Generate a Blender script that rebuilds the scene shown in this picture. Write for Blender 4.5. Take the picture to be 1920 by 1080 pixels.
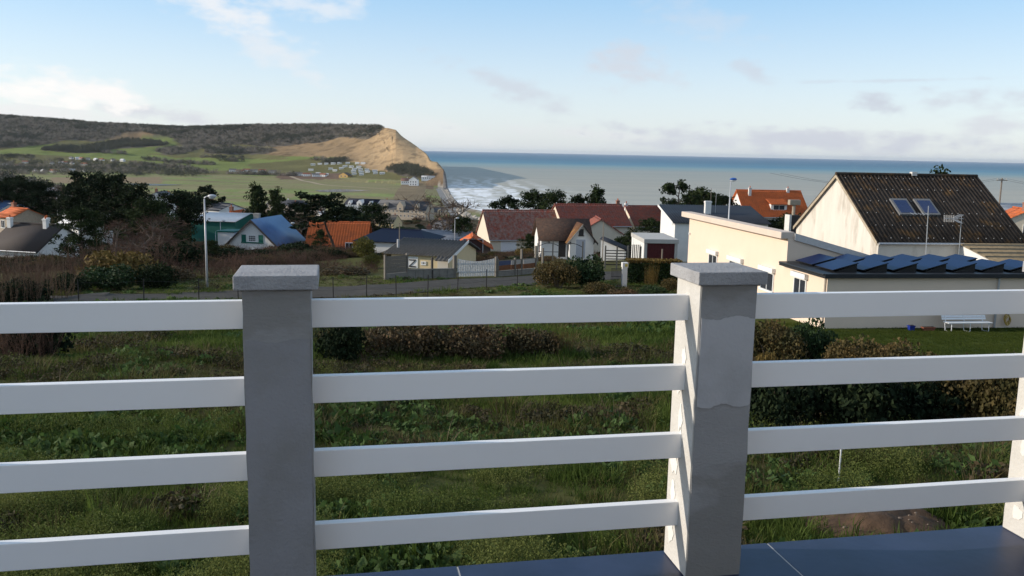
import bpy, bmesh, math, random
import numpy as np
from mathutils import Vector, Matrix

for o in list(bpy.data.objects): bpy.data.objects.remove(o)
S = bpy.context.scene
COL = S.collection
rad = math.radians

# ------------------------------------------------------------------ camera
F_PX, PITCH, ROLL, YAW = 1634.2, 0.15505, 0.02046, 0.20165     # pixels of a 1920 wide frame, radians
EYE = 60.0                                                     # metres above the sea
cp, sp, cr, sr = math.cos(PITCH), math.sin(PITCH), math.cos(ROLL), math.sin(ROLL)
FWD = Vector((0, cp, -sp)); R0 = Vector((1, 0, 0)); U0 = Vector((0, sp, cp))
CR = R0 * cr + U0 * sr
CU = -R0 * sr + U0 * cr
cam_d = bpy.data.cameras.new('camera')
cam = bpy.data.objects.new('camera', cam_d); COL.objects.link(cam)
m = Matrix((CR, CU, -FWD)).transposed().to_4x4(); m.translation = (0, 0, EYE)
cam.matrix_world = m
cam_d.sensor_fit = 'HORIZONTAL'; cam_d.sensor_width = 36.0
cam_d.lens = 36.0 * F_PX / 1920.0
cam_d.clip_start = 0.1; cam_d.clip_end = 400000
S.camera = cam

# ------------------------------------------------------------------ light
SUN_AZ, SUN_EL = rad(-91.5), rad(19.0)          # azimuth from the view direction, clockwise positive
world = bpy.data.worlds.new('World'); S.world = world; world.use_nodes = True
sun_d = bpy.data.lights.new('sun', 'SUN'); sun_d.energy = 3.7; sun_d.angle = rad(0.53); sun_d.color = (1.0, 0.89, 0.75)
sun = bpy.data.objects.new('sun', sun_d); COL.objects.link(sun)
SUNV = Vector((math.cos(SUN_EL) * math.sin(SUN_AZ), math.cos(SUN_EL) * math.cos(SUN_AZ), math.sin(SUN_EL)))
sun.rotation_euler = SUNV.to_track_quat('Z', 'Y').to_euler()
sun.location = (-40, 0, 90)
S.view_settings.view_transform = 'Standard'; S.view_settings.look = 'None'
S.view_settings.exposure = 0.36; S.view_settings.gamma = 1.0; S.view_settings.use_curve_mapping = False
S.cycles.max_bounces = 6; S.cycles.transparent_max_bounces = 8
S.cycles.use_denoising = True

def ray(px, py):
    return FWD + CR * ((px - 960) / F_PX) + CU * ((540 - py) / F_PX)
def at(px, py, d):
    """point on the line of sight at forward distance d (world Y)"""
    r = ray(px, py); return Vector((0, 0, EYE)) + r * (d / r.y)
def on_z(px, py, z):
    r = ray(px, py); t = (z - EYE) / r.z; return Vector((0, 0, EYE)) + r * t
def azel(px, py):
    r = ray(px, py).normalized(); return math.atan2(r.x, r.y), math.asin(r.z)

def build_sky():
    nt = world.node_tree; N = nt.nodes; L = nt.links
    for n in list(N): N.remove(n)
    out = N.new('ShaderNodeOutputWorld'); bg = N.new('ShaderNodeBackground')
    sky = N.new('ShaderNodeTexSky'); sky.sky_type = 'NISHITA'; sky.sun_disc = False
    sky.sun_elevation = SUN_EL; sky.sun_rotation = SUN_AZ
    sky.altitude = 60; sky.air_density = 1.0; sky.dust_density = 0.6; sky.ozone_density = 1.6
    tc = N.new('ShaderNodeTexCoord'); sep = N.new('ShaderNodeSeparateXYZ'); L.new(tc.outputs['Generated'], sep.inputs[0])
    def M(op, a, b=None, c=None):
        n = N.new('ShaderNodeMath'); n.operation = op
        for i, v in enumerate((a, b, c)):
            if v is None: continue
            if isinstance(v, (int, float)): n.inputs[i].default_value = v
            else: L.new(v, n.inputs[i])
        return n.outputs[0]
    def noise(scale, det, vec, rough=0.55):
        n = N.new('ShaderNodeTexNoise'); n.inputs['Scale'].default_value = scale; n.inputs['Detail'].default_value = det
        n.inputs['Roughness'].default_value = rough; L.new(vec, n.inputs['Vector']); return n.outputs[0]
    az = M('ARCTAN2', sep.outputs[0], sep.outputs[1]); el = M('ARCSINE', sep.outputs[2])
    cmb = N.new('ShaderNodeCombineXYZ'); L.new(az, cmb.inputs[0]); L.new(el, cmb.inputs[1])
    sc = N.new('ShaderNodeVectorMath'); sc.operation = 'MULTIPLY'; sc.inputs[1].default_value = (1, 2.2, 1); L.new(cmb.outputs[0], sc.inputs[0])
    nz = M('ADD', M('MULTIPLY', M('SUBTRACT', noise(30, 6, sc.outputs[0]), .5), 2.4), M('MULTIPLY', M('SUBTRACT', noise(10, 3, sc.outputs[0]), .5), 1.6))
    # clouds: centre px, py, half length, half height (px), tilt (down to the right), density, brightness 0 grey - 1 white
    C = [(420, 20, 150, 50, .42, .75, .85), (500, 85, 120, 34, .5, .55, .75), (570, 12, 130, 34, .0, .55, .85),
         (70, 172, 170, 34, .1, .95, 1.), (190, 174, 120, 36, .25, .95, .95), (260, 206, 170, 22, .12, .8, .42), (60, 212, 210, 26, .05, .8, .75),
         (960, 165, 150, 32, .34, .6, .30), (1175, 125, 100, 56, .1, .7, .38), (1420, 140, 60, 26, .6, .6, .3), (1650, 194, 60, 24, .15, .8, .25),
         (1800, 190, 120, 26, .0, .65, .30), (1870, 234, 80, 26, -.1, .7, .40), (1330, 38, 130, 46, .3, .3, .5), (1680, 151, 220, 5, -.01, .4, .25),
         (1480, 264, 560, 30, .02, .9, .30), (1120, 252, 340, 18, .04, .45, .6), (740, 235, 280, 32, .1, .3, .75)]
    cov = None; bri = None
    for px, py, hx, hy, tl, den, br in C:
        a0, e0 = azel(px, py); ca = math.cos(math.atan(tl))
        mp = N.new('ShaderNodeMapping'); mp.vector_type = 'TEXTURE'; mp.inputs['Location'].default_value = (a0, e0, 0)
        mp.inputs['Rotation'].default_value = (0, 0, -math.atan(tl)); mp.inputs['Scale'].default_value = (hx / F_PX, hy / F_PX, 1); L.new(cmb.outputs[0], mp.inputs[0])
        ln = N.new('ShaderNodeVectorMath'); ln.operation = 'LENGTH'; L.new(mp.outputs[0], ln.inputs[0])
        v = M('SUBTRACT', nz, ln.outputs['Value'])
        mr = N.new('ShaderNodeMapRange'); mr.interpolation_type = 'SMOOTHSTEP'; mr.inputs[1].default_value = -1.0; mr.inputs[2].default_value = .05
        mr.inputs[3].default_value = 0; mr.inputs[4].default_value = den; L.new(v, mr.inputs[0])
        k = mr.outputs[0]; kb = M('MULTIPLY', k, br)
        cov = k if cov is None else M('MAXIMUM', cov, k)
        bri = kb if bri is None else M('MAXIMUM', bri, kb)
    # unseen cloud outside the view, made whiter and denser for warm fill light
    far = N.new('ShaderNodeMapRange'); far.interpolation_type = 'SMOOTHSTEP'; far.inputs[1].default_value = .42; far.inputs[2].default_value = .66; far.inputs[4].default_value = .9
    L.new(noise(5, 6, cmb.outputs[0]), far.inputs[0])
    inside = N.new('ShaderNodeMapRange'); inside.interpolation_type = 'SMOOTHSTEP'; inside.inputs[1].default_value = .55; inside.inputs[2].default_value = .75; L.new(M('ABSOLUTE', az), inside.inputs[0])
    fk = M('MULTIPLY', M('MULTIPLY', far.outputs[0], inside.outputs[0]), M('GREATER_THAN', el, 0))
    cov = M('MAXIMUM', cov, fk); bri = M('MAXIMUM', bri, M('MULTIPLY', fk, .85))
    cb = M('DIVIDE', bri, M('MAXIMUM', cov, .001))
    mixc = N.new('ShaderNodeMix'); mixc.data_type = 'RGBA'; L.new(cb, mixc.inputs[0])
    mixc.inputs[6].default_value = CLOUD_GREY; mixc.inputs[7].default_value = CLOUD_WHITE
    # thin veil of high haze, whiter towards the horizon
    mr = N.new('ShaderNodeMapRange'); mr.interpolation_type = 'SMOOTHERSTEP'; mr.inputs[1].default_value = .0; mr.inputs[2].default_value = .26; L.new(el, mr.inputs[0])
    vc = N.new('ShaderNodeMix'); vc.data_type = 'RGBA'; L.new(mr.outputs[0], vc.inputs[0]); vc.inputs[6].default_value = VEIL_LOW; vc.inputs[7].default_value = VEIL_HIGH
    thin = N.new('ShaderNodeMapRange'); thin.interpolation_type = 'SMOOTHSTEP'; thin.inputs[1].default_value = .30; thin.inputs[2].default_value = .95; thin.inputs[3].default_value = VEIL; thin.inputs[4].default_value = .10; L.new(el, thin.inputs[0])
    veil = N.new('ShaderNodeMix'); veil.data_type = 'RGBA'; L.new(thin.outputs[0], veil.inputs[0]); L.new(sky.outputs[0], veil.inputs[6]); L.new(vc.outputs[2], veil.inputs[7])
    mx = N.new('ShaderNodeMix'); mx.data_type = 'RGBA'; L.new(cov, mx.inputs[0]); L.new(veil.outputs[2], mx.inputs[6]); L.new(mixc.outputs[2], mx.inputs[7])
    L.new(mx.outputs[2], bg.inputs[0]); bg.inputs[1].default_value = SKY_STRENGTH
    L.new(bg.outputs[0], out.inputs[0])
SKY_STRENGTH = 0.13
CLOUD_GREY = (2.75, 3.1, 3.85, 1); CLOUD_WHITE = (6.3, 6.1, 5.95, 1)
VEIL = 0.62; VEIL_LOW = (5.0, 5.6, 6.4, 1); VEIL_HIGH = (1.75, 3.9, 6.3, 1)
world.cycles.sampling_method = 'MANUAL'; world.cycles.sample_map_resolution = 512
build_sky()

# ------------------------------------------------------------------ helpers
rng = np.random.default_rng(7)
def lin(c):
    """0-255 photo-like colour to a linear albedo"""
    return tuple(((v / 255 + .055) / 1.055) ** 2.4 if v > 10 else v / 255 / 12.92 for v in c)
MATS = {}
def mat(name, col, rough=.8, var=.12, scale=6., bump=.0, bscale=40., spec=.3, col2=None, mix=.5, mscale=1.5, detail=5, metal=0., sharp=.12, stretch=None, vcol=None, transl=0., coat=0.):
    if name in MATS: return MATS[name]
    M = bpy.data.materials.new(name); M.use_nodes = True; nt = M.node_tree; N = nt.nodes; L = nt.links
    b = N['Principled BSDF']; b.inputs['Roughness'].default_value = rough; b.inputs['Specular IOR Level'].default_value = spec; b.inputs['Metallic'].default_value = metal
    if coat: b.inputs['Coat Weight'].default_value = coat
    tc = N.new('ShaderNodeTexCoord'); src = tc.outputs['Object']
    if stretch:
        mp = N.new('ShaderNodeMapping'); mp.inputs['Scale'].default_value = stretch; L.new(src, mp.inputs[0]); src = mp.outputs[0]
    def noise(s, d=detail, r=.6):
        n = N.new('ShaderNodeTexNoise'); n.inputs['Scale'].default_value = s; n.inputs['Detail'].default_value = d; n.inputs['Roughness'].default_value = r; L.new(src, n.inputs['Vector']); return n.outputs[0]
    base = None
    if vcol:
        a = N.new('ShaderNodeAttribute'); a.attribute_name = vcol; base = a.outputs['Color']
    elif col2:
        mr = N.new('ShaderNodeMapRange'); mr.inputs[1].default_value = mix - sharp; mr.inputs[2].default_value = mix + sharp; L.new(noise(mscale), mr.inputs[0])
        mx = N.new('ShaderNodeMix'); mx.data_type = 'RGBA'; L.new(mr.outputs[0], mx.inputs[0]); mx.inputs[6].default_value = (*col, 1); mx.inputs[7].default_value = (*col2, 1); base = mx.outputs[2]
    mr = N.new('ShaderNodeMapRange'); mr.inputs[1].default_value = .25; mr.inputs[2].default_value = .75; mr.inputs[3].default_value = 1 - var; mr.inputs[4].default_value = 1 + var; L.new(noise(scale), mr.inputs[0])
    vm = N.new('ShaderNodeVectorMath'); vm.operation = 'SCALE'; L.new(mr.outputs[0], vm.inputs['Scale'])
    if base is None: vm.inputs[0].default_value = col
    else: L.new(base, vm.inputs[0])
    L.new(vm.outputs[0], b.inputs['Base Color'])
    if bump:
        bp = N.new('ShaderNodeBump'); bp.inputs['Strength'].default_value = bump; bp.inputs['Distance'].default_value = .02; L.new(noise(bscale), bp.inputs['Height']); L.new(bp.outputs[0], b.inputs['Normal'])
    if transl:
        t = N.new('ShaderNodeBsdfTranslucent'); L.new(vm.outputs[0], t.inputs[0]); ms = N.new('ShaderNodeMixShader'); ms.inputs[0].default_value = transl
        L.new(b.outputs[0], ms.inputs[1]); L.new(t.outputs[0], ms.inputs[2]); L.new(ms.outputs[0], N['Material Output'].inputs[0])
    MATS[name] = M; return M

def mesh_np(name, V, F, material=None, smooth=False, col=None):
    V = np.asarray(V, np.float32); F = np.asarray(F, np.int32); k = F.shape[1]
    me = bpy.data.meshes.new(name); me.vertices.add(len(V)); me.vertices.foreach_set('co', V.ravel())
    me.loops.add(F.size); me.loops.foreach_set('vertex_index', F.ravel())
    me.polygons.add(len(F)); me.polygons.foreach_set('loop_start', np.arange(0, F.size, k, dtype=np.int32))
    me.update(calc_edges=True); me.validate()
    if smooth: me.polygons.foreach_set('use_smooth', np.ones(len(F), bool))
    if col is not None:
        a = me.color_attributes.new('col', 'FLOAT_COLOR', 'POINT'); c = np.ones((len(V), 4), np.float32); c[:, :3] = col; a.data.foreach_set('color', c.ravel())
    if material: me.materials.append(material)
    return me
def tag(o, label=None, cat=None, group=None, kind=None):
    for k, v in (('label', label), ('category', cat), ('group', group), ('kind', kind)):
        if v: o[k] = v
    return o
def put(name, me, parent=None, loc=(0, 0, 0), rz=0., scale=None):
    o = bpy.data.objects.new(name, me); COL.objects.link(o); o.location = loc; o.rotation_euler = (0, 0, rz)
    if scale is not None: o.scale = (scale,) * 3 if isinstance(scale, (int, float)) else scale
    if parent: o.parent = parent
    return o
def thing(name, label, cat, loc=(0, 0, 0), rz=0., group=None):
    return tag(put(name, None, None, loc, rz), label, cat, group)

class MB:
    """collects simple solids into one mesh"""
    def __init__(s): s.v = []; s.f = []
    def add(s, vs, fs):
        n = len(s.v); s.v += [tuple(v) for v in vs]; s.f += [tuple(i + n for i in f) for f in fs]; return s
    def box(s, x0, x1, y0, y1, z0, z1):
        return s.add([(x0, y0, z0), (x1, y0, z0), (x1, y1, z0), (x0, y1, z0), (x0, y0, z1), (x1, y0, z1), (x1, y1, z1), (x0, y1, z1)],
                     [(0, 3, 2, 1), (4, 5, 6, 7), (0, 1, 5, 4), (1, 2, 6, 5), (2, 3, 7, 6), (3, 0, 4, 7)])
    def prism(s, poly, axis, a, b):
        """extrude a polygon given in the two other axes along axis from a to b"""
        n = len(poly); P = lambda p, t: {'x': (t, p[0], p[1]), 'y': (p[0], t, p[1]), 'z': (p[0], p[1], t)}[axis]
        vs = [P(p, a) for p in poly] + [P(p, b) for p in poly]
        fs = [tuple(range(n))[::-1], tuple(range(n, 2 * n))] + [(i, (i + 1) % n, n + (i + 1) % n, n + i) for i in range(n)]
        return s.add(vs, fs)
    def hexa(s, q, t):
        """solid between four bottom and four top points"""
        return s.add(list(q) + list(t), [(0, 3, 2, 1), (4, 5, 6, 7), (0, 1, 5, 4), (1, 2, 6, 5), (2, 3, 7, 6), (3, 0, 4, 7)])
    def tube(s, pts, rs, n=6):
        pts = [Vector(p) for p in pts]; base = len(s.v); up = Vector((0, 0, 1))
        for i, p in enumerate(pts):
            d = (pts[min(i + 1, len(pts) - 1)] - pts[max(i - 1, 0)]).normalized()
            a = d.cross(up if abs(d.z) < .95 else Vector((1, 0, 0))).normalized(); b = d.cross(a)
            r = rs[i] if isinstance(rs, (list, tuple)) else rs
            for k in range(n):
                t = 2 * math.pi * k / n; s.v.append(tuple(p + a * (r * math.cos(t)) + b * (r * math.sin(t))))
        for i in range(len(pts) - 1):
            for k in range(n):
                s.f.append((base + i * n + k, base + i * n + (k + 1) % n, base + (i + 1) * n + (k + 1) % n, base + (i + 1) * n + k))
        s.f.append(tuple(base + k for k in range(n))); s.f.append(tuple(base + (len(pts) - 1) * n + k for k in range(n))[::-1])
        return s
    def ball(s, c, r, n=8, m_=5, sq=(1, 1, 1)):
        vs = [(c[0], c[1], c[2] - r * sq[2])]
        for i in range(1, m_):
            a = math.pi * i / m_
            for k in range(n):
                t = 2 * math.pi * k / n; vs.append((c[0] + r * sq[0] * math.sin(a) * math.cos(t), c[1] + r * sq[1] * math.sin(a) * math.sin(t), c[2] - r * sq[2] * math.cos(a)))
        vs.append((c[0], c[1], c[2] + r * sq[2])); fs = []
        for k in range(n): fs.append((0, 1 + (k + 1) % n, 1 + k)); fs.append((len(vs) - 1, len(vs) - 1 - n + k, len(vs) - 1 - n + (k + 1) % n))
        for i in range(m_ - 2):
            for k in range(n): a = 1 + i * n + k; b = 1 + i * n + (k + 1) % n; fs.append((a, b, b + n, a + n))
        return s.add(vs, fs)
    def mesh(s, name, material, bevel=0., smooth=False, seg=2):
        me = bpy.data.meshes.new(name); me.from_pydata(s.v, [], s.f); me.update()
        bm = bmesh.new(); bm.from_mesh(me); bmesh.ops.recalc_face_normals(bm, faces=bm.faces)
        if bevel: bmesh.ops.bevel(bm, geom=[e for e in bm.edges if len(e.link_faces) == 2 and e.calc_face_angle(0) > .5], offset=bevel, segments=seg, affect='EDGES', profile=.6)
        bm.to_mesh(me); bm.free()
        if smooth: me.polygons.foreach_set('use_smooth', np.ones(len(me.polygons), bool))
        if material: me.materials.append(material)
        return me
    def put(s, name, material, parent=None, loc=(0, 0, 0), rz=0., bevel=0., smooth=False): return put(name, s.mesh(name, material, bevel, smooth), parent, loc, rz)

def vnoise(x, y, seed=0):
    x = np.asarray(x, float); y = np.asarray(y, float); xi = np.floor(x).astype(np.int64); yi = np.floor(y).astype(np.int64); fx = x - xi; fy = y - yi
    def h(a, b):
        n = (a * 374761393 + b * 668265263 + seed * 1442695041) & 0xffffffff; n = ((n ^ (n >> 13)) * 1274126177) & 0xffffffff; return ((n ^ (n >> 16)) & 0xffff) / 65535.
    fx = fx * fx * (3 - 2 * fx); fy = fy * fy * (3 - 2 * fy)
    return (h(xi, yi) * (1 - fx) + h(xi + 1, yi) * fx) * (1 - fy) + (h(xi, yi + 1) * (1 - fx) + h(xi + 1, yi + 1) * fx) * fy
def fbm(x, y, o=4, seed=0):
    t = 0; a = .5; n = 0
    for i in range(o): t = t + a * vnoise(np.asarray(x) * 2 ** i, np.asarray(y) * 2 ** i, seed + i * 17); n += a; a *= .5
    return t / n
def sstep(a, b, x):
    t = np.clip((np.asarray(x, float) - a) / (b - a), 0, 1); return t * t * (3 - 2 * t)
# ------------------------------------------------------------------ terrain
HORIZ = lambda u: 285 + (u - 960) * .0198
def u_of(x, y): return 965.3 + 1654. * x / np.maximum(y, .5)
PROF = np.array([(-60, 57.), (-5, 56.0), (4, 55.5), (9, 55.15), (20, 54.2), (30, 53.0), (40, 52.12), (52, 51.6), (65, 50.7), (78, 50.0), (92, 48.9), (110, 47.2), (130, 45.4), (180, 42.4), (230, 39.8), (300, 35.0), (400, 26.5), (600, 12.5), (720, 6.5), (800, 5.), (900, 4.4), (1150, 3.6), (6000, 3.6)])
_c = [on_z(px, py, 0.) for px, py in ((840, 352), (846, 365), (859, 381), (880, 390.5))]
_cy = [0, 300, 420, 560, 700, 800, _c[3].y - 40, _c[3].y, _c[2].y, _c[1].y, _c[0].y, 1500, 5000]
_cx = [560, 360, 190, 95, 40, 5, _c[3].x + 14, _c[3].x, _c[2].x, _c[1].x, _c[0].x, -110, -420]
def coast(y): return np.interp(y, _cy, _cx)
# far hills: for a column u the slope passes through (row, distance) pairs, farther is higher
HU = [-500, -150, 0, 200, 350, 480, 600, 700, 728, 742, 755, 780, 800, 808, 820, 832, 838]
HK = [  # six (row, distance) per column
 [(335, 1350), (312, 1800), (285, 2050), (262, 2250), (225, 2500), (205, 2700)],
 [(335, 1350), (310, 1800), (285, 2050), (262, 2250), (230, 2500), (214, 2650)],
 [(335, 1350), (310, 1800), (285, 2050), (265, 2250), (236, 2500), (219, 2650)],
 [(340, 1330), (315, 1750), (292, 2000), (268, 2250), (248, 2450), (235, 2600)],
 [(345, 1300), (320, 1700), (300, 2000), (275, 2250), (255, 2400), (242, 2500)],
 [(342, 1450), (320, 1720), (304, 1920), (276, 2200), (252, 2350), (238, 2450)],
 [(338, 1534), (318, 1750), (303, 1880), (270, 2130), (250, 2280), (237, 2400)],
 [(340, 1480), (322, 1640), (303, 1760), (275, 1930), (252, 2060), (240, 2150)],
 [(342, 1460), (325, 1590), (305, 1700), (275, 1870), (252, 1980), (240.5, 2060)],
 [(344, 1440), (328, 1550), (306, 1660), (280, 1800), (258, 1920), (244, 2010)],
 [(345, 1435), (328, 1530), (308, 1630), (285, 1760), (268, 1870), (258, 1950)],
 [(347, 1430), (330, 1490), (311, 1590), (295, 1700), (282, 1800), (275, 1860)],
 [(349, 1425), (331, 1470), (313, 1550), (302, 1640), (295, 1690), (290, 1720)],
 [(350, 1422), (331, 1458), (315, 1520), (306, 1580), (303, 1610), (302, 1640)],
 [(350, 1420), (330, 1448), (316, 1480), (310, 1530), (307, 1560), (305, 1590)],
 [(351, 1418), (330, 1432), (321, 1442), (319, 1455), (318.5, 1470), (318, 1485)],
 [(352, 1410), (346, 1416), (338, 1422), (334, 1428), (331, 1432), (330, 1436)]]
HK = np.array(HK, float)
def zt(x, y):
    x = np.atleast_1d(np.asarray(x, float)); y = np.atleast_1d(np.asarray(y, float)); x, y = np.broadcast_arrays(x, y)
    z = np.interp(y, PROF[:, 0], PROF[:, 1])
    # spur at the left, humps, the neighbour's level lawn
    z = z + 23 * sstep(-165, -275, x) * np.exp(-((y - 370) / 130.) ** 2)
    z = z - 1.6 * sstep(-10, -60, x) * sstep(20, 60, y) * sstep(160, 90, y)
    ud = u_of(x, y); z = z - 4.6 * sstep(640, 720, ud) * sstep(980, 890, ud) * sstep(125, 190, y) * sstep(580, 400, y)      # hollow running down to the beach
    rough = (fbm(x / 7., y / 7., 3, 3) - .5) * .9 * sstep(6, 14, y) * sstep(300, 60, y) * (1 - .9 * sstep(11, 15, x) * sstep(26, 31, y) * sstep(48, 44, y))
    rough = rough * (1 - .8 * sstep(-45, -38, x) * sstep(48, 54, y) * sstep(80, 70, y))
    z = z + rough + (fbm(x / 60., y / 60., 3, 9) - .5) * 3 * sstep(150, 300, y) * sstep(1200, 600, y)
    # coast
    sd = coast(y) - x
    beach = np.clip(sd, -60, 400) * .085
    beach = np.where(sd > 34, 2.9 + (sd - 34) * .05, beach)
    cliff = np.clip(sd, -10, 300) * 1.6 - 2
    bl = sstep(700, 860, y)
    edge = cliff * (1 - bl) + beach * bl
    z = np.minimum(z, np.maximum(edge, -6))
    # hills
    u = u_of(x, y); D = y
    uu = np.clip(u, HU[0], HU[-1])
    far = y > 1250
    if far.any():
        ui = uu[far]; Di = D[far]; zz = z[far]
        Dk = np.stack([np.interp(ui, HU, HK[:, k, 1]) for k in range(6)], -1); Pk = np.stack([np.interp(ui, HU, HK[:, k, 0]) for k in range(6)], -1)
        Zk = EYE - Dk * (Pk - HORIZ(ui)[:, None]) / 1674.
        zh = np.full(len(ui), -99.)
        for k in range(5):
            t = (Di - Dk[:, k]) / (Dk[:, k + 1] - Dk[:, k]); s = (t >= 0) & (t < 1)
            zh[s] = (Zk[:, k] + t * (Zk[:, k + 1] - Zk[:, k]))[s]
        top = Di >= Dk[:, 5]; back = np.interp(ui, [690, 732, 745, 838], [2750, 2560, 120, 10]); back = np.where(ui > 732, back + Dk[:, 5], back)
        zt_ = Zk[:, 5] + np.minimum(Di - Dk[:, 5], 300) * .004
        drop = np.where(ui > 690, np.clip((Di - back) / 25., 0, 1), 0)
        zh[top] = (zt_ * (1 - drop) - 6 * drop)[top]
        zh = zh + (fbm(x[far] / 45., y[far] / 60., 5, 21) - .5) * 11 * sstep(9, 40, zh) * (1 - .85 * sstep(92, 108, zh)) * np.where(ui > 735, .45, 1)
        zn = np.where(zh > -50, np.maximum(zh, np.where(ui > 690, -6, 3.)), zz)
        zn = np.where(top & (zh <= 0), -6, zn)
        cut = sstep(836, 842, u[far]); zn = zn * (1 - cut) - 6 * cut
        cut2 = (u[far] > 842); zn = np.where(cut2, np.minimum(zz, -3), zn)
        bld = sstep(1250, 1400, Di); z = z.copy(); z[far] = np.where(zh > -50, zn, np.where(u[far] > 845, np.minimum(zz, zz), zz))
    return z
def zg(x, y): return float(zt([x], [y])[0])
def ground(px, py, d0=5., d1=3000.):
    """where the line of sight meets the terrain"""
    r = ray(px, py); r = r / r.y; d = np.geomspace(d0, d1, 1500)
    z = EYE + r.z * d; g = zt(r.x * d, d); i = np.argmax(z <= g)
    lo, hi = d[max(i - 1, 0)], d[i]
    for _ in range(18):
        mid = (lo + hi) / 2
        if EYE + r.z * mid <= zg(r.x * mid, mid): hi = mid
        else: lo = mid
    return Vector((r.x * hi, hi, zg(r.x * hi, hi)))
def foot(px, d):
    """ground point in the direction of column px at distance d"""
    x = 0.
    for _ in range(4):
        z = zg(x, d); r = ray(px, 540); b = Vector((x, d, z - EYE)); dep = b.dot(FWD); x += ((px - 960) / F_PX * dep - b.dot(CR))
    return Vector((x, d, zg(x, d)))

def inpoly(u, v, poly):
    c = np.zeros(u.shape, bool); n = len(poly)
    for i in range(n):
        x1, y1 = poly[i]; x2, y2 = poly[(i + 1) % n]
        if y1 == y2: continue
        c ^= ((y1 > v) != (y2 > v)) & (u < (x2 - x1) * (v - y1) / (y2 - y1) + x1)
    return c
WOODS = [[(-500, 190), (-100, 205), (0, 205), (200, 228), (350, 236), (480, 228), (600, 230), (700, 234), (716, 240), (712, 248), (690, 262), (640, 258), (600, 268), (560, 272), (510, 276), (450, 272), (400, 272), (372, 282), (352, 286), (330, 262), (262, 247), (225, 252), (205, 262), (175, 267), (130, 262), (90, 272), (40, 276), (0, 279), (-500, 282)],
         [(80, 283), (110, 276), (150, 278), (240, 262), (300, 268), (315, 273), (220, 279), (186, 287), (140, 288)],
         [(290, 283), (330, 278), (350, 288), (310, 292)],
         [(390, 276), (480, 280), (520, 284), (500, 290), (420, 290), (380, 288)],
         [(625, 300), (648, 302), (640, 308), (600, 308)], [(720, 318), (760, 310), (790, 318), (815, 330), (800, 336), (760, 332), (735, 326)]]
FIELDS = [[(0, 283), (70, 271), (140, 272), (240, 285), (330, 296), (300, 302), (200, 300), (60, 290), (-300, 292), (-300, 284)],
          [(205, 264), (300, 252), (340, 262), (330, 274), (250, 268), (215, 272)], [(185, 282), (330, 274), (325, 290), (230, 288)],
          [(250, 300), (350, 296), (520, 300), (600, 297), (500, 306), (400, 312), (300, 310)], [(520, 296), (590, 290), (650, 294), (560, 300)],
          [(330, 310), (460, 305), (470, 318), (400, 322)]]
HEATH = [[(205, 262), (225, 252), (262, 247), (330, 262), (300, 256), (215, 268)], [(510, 276), (560, 272), (600, 268), (640, 258), (690, 262), (712, 248), (720, 234), (900, 230), (900, 330), (800, 332), (690, 318), (640, 296), (560, 294), (480, 290), (520, 284)]]
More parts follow.
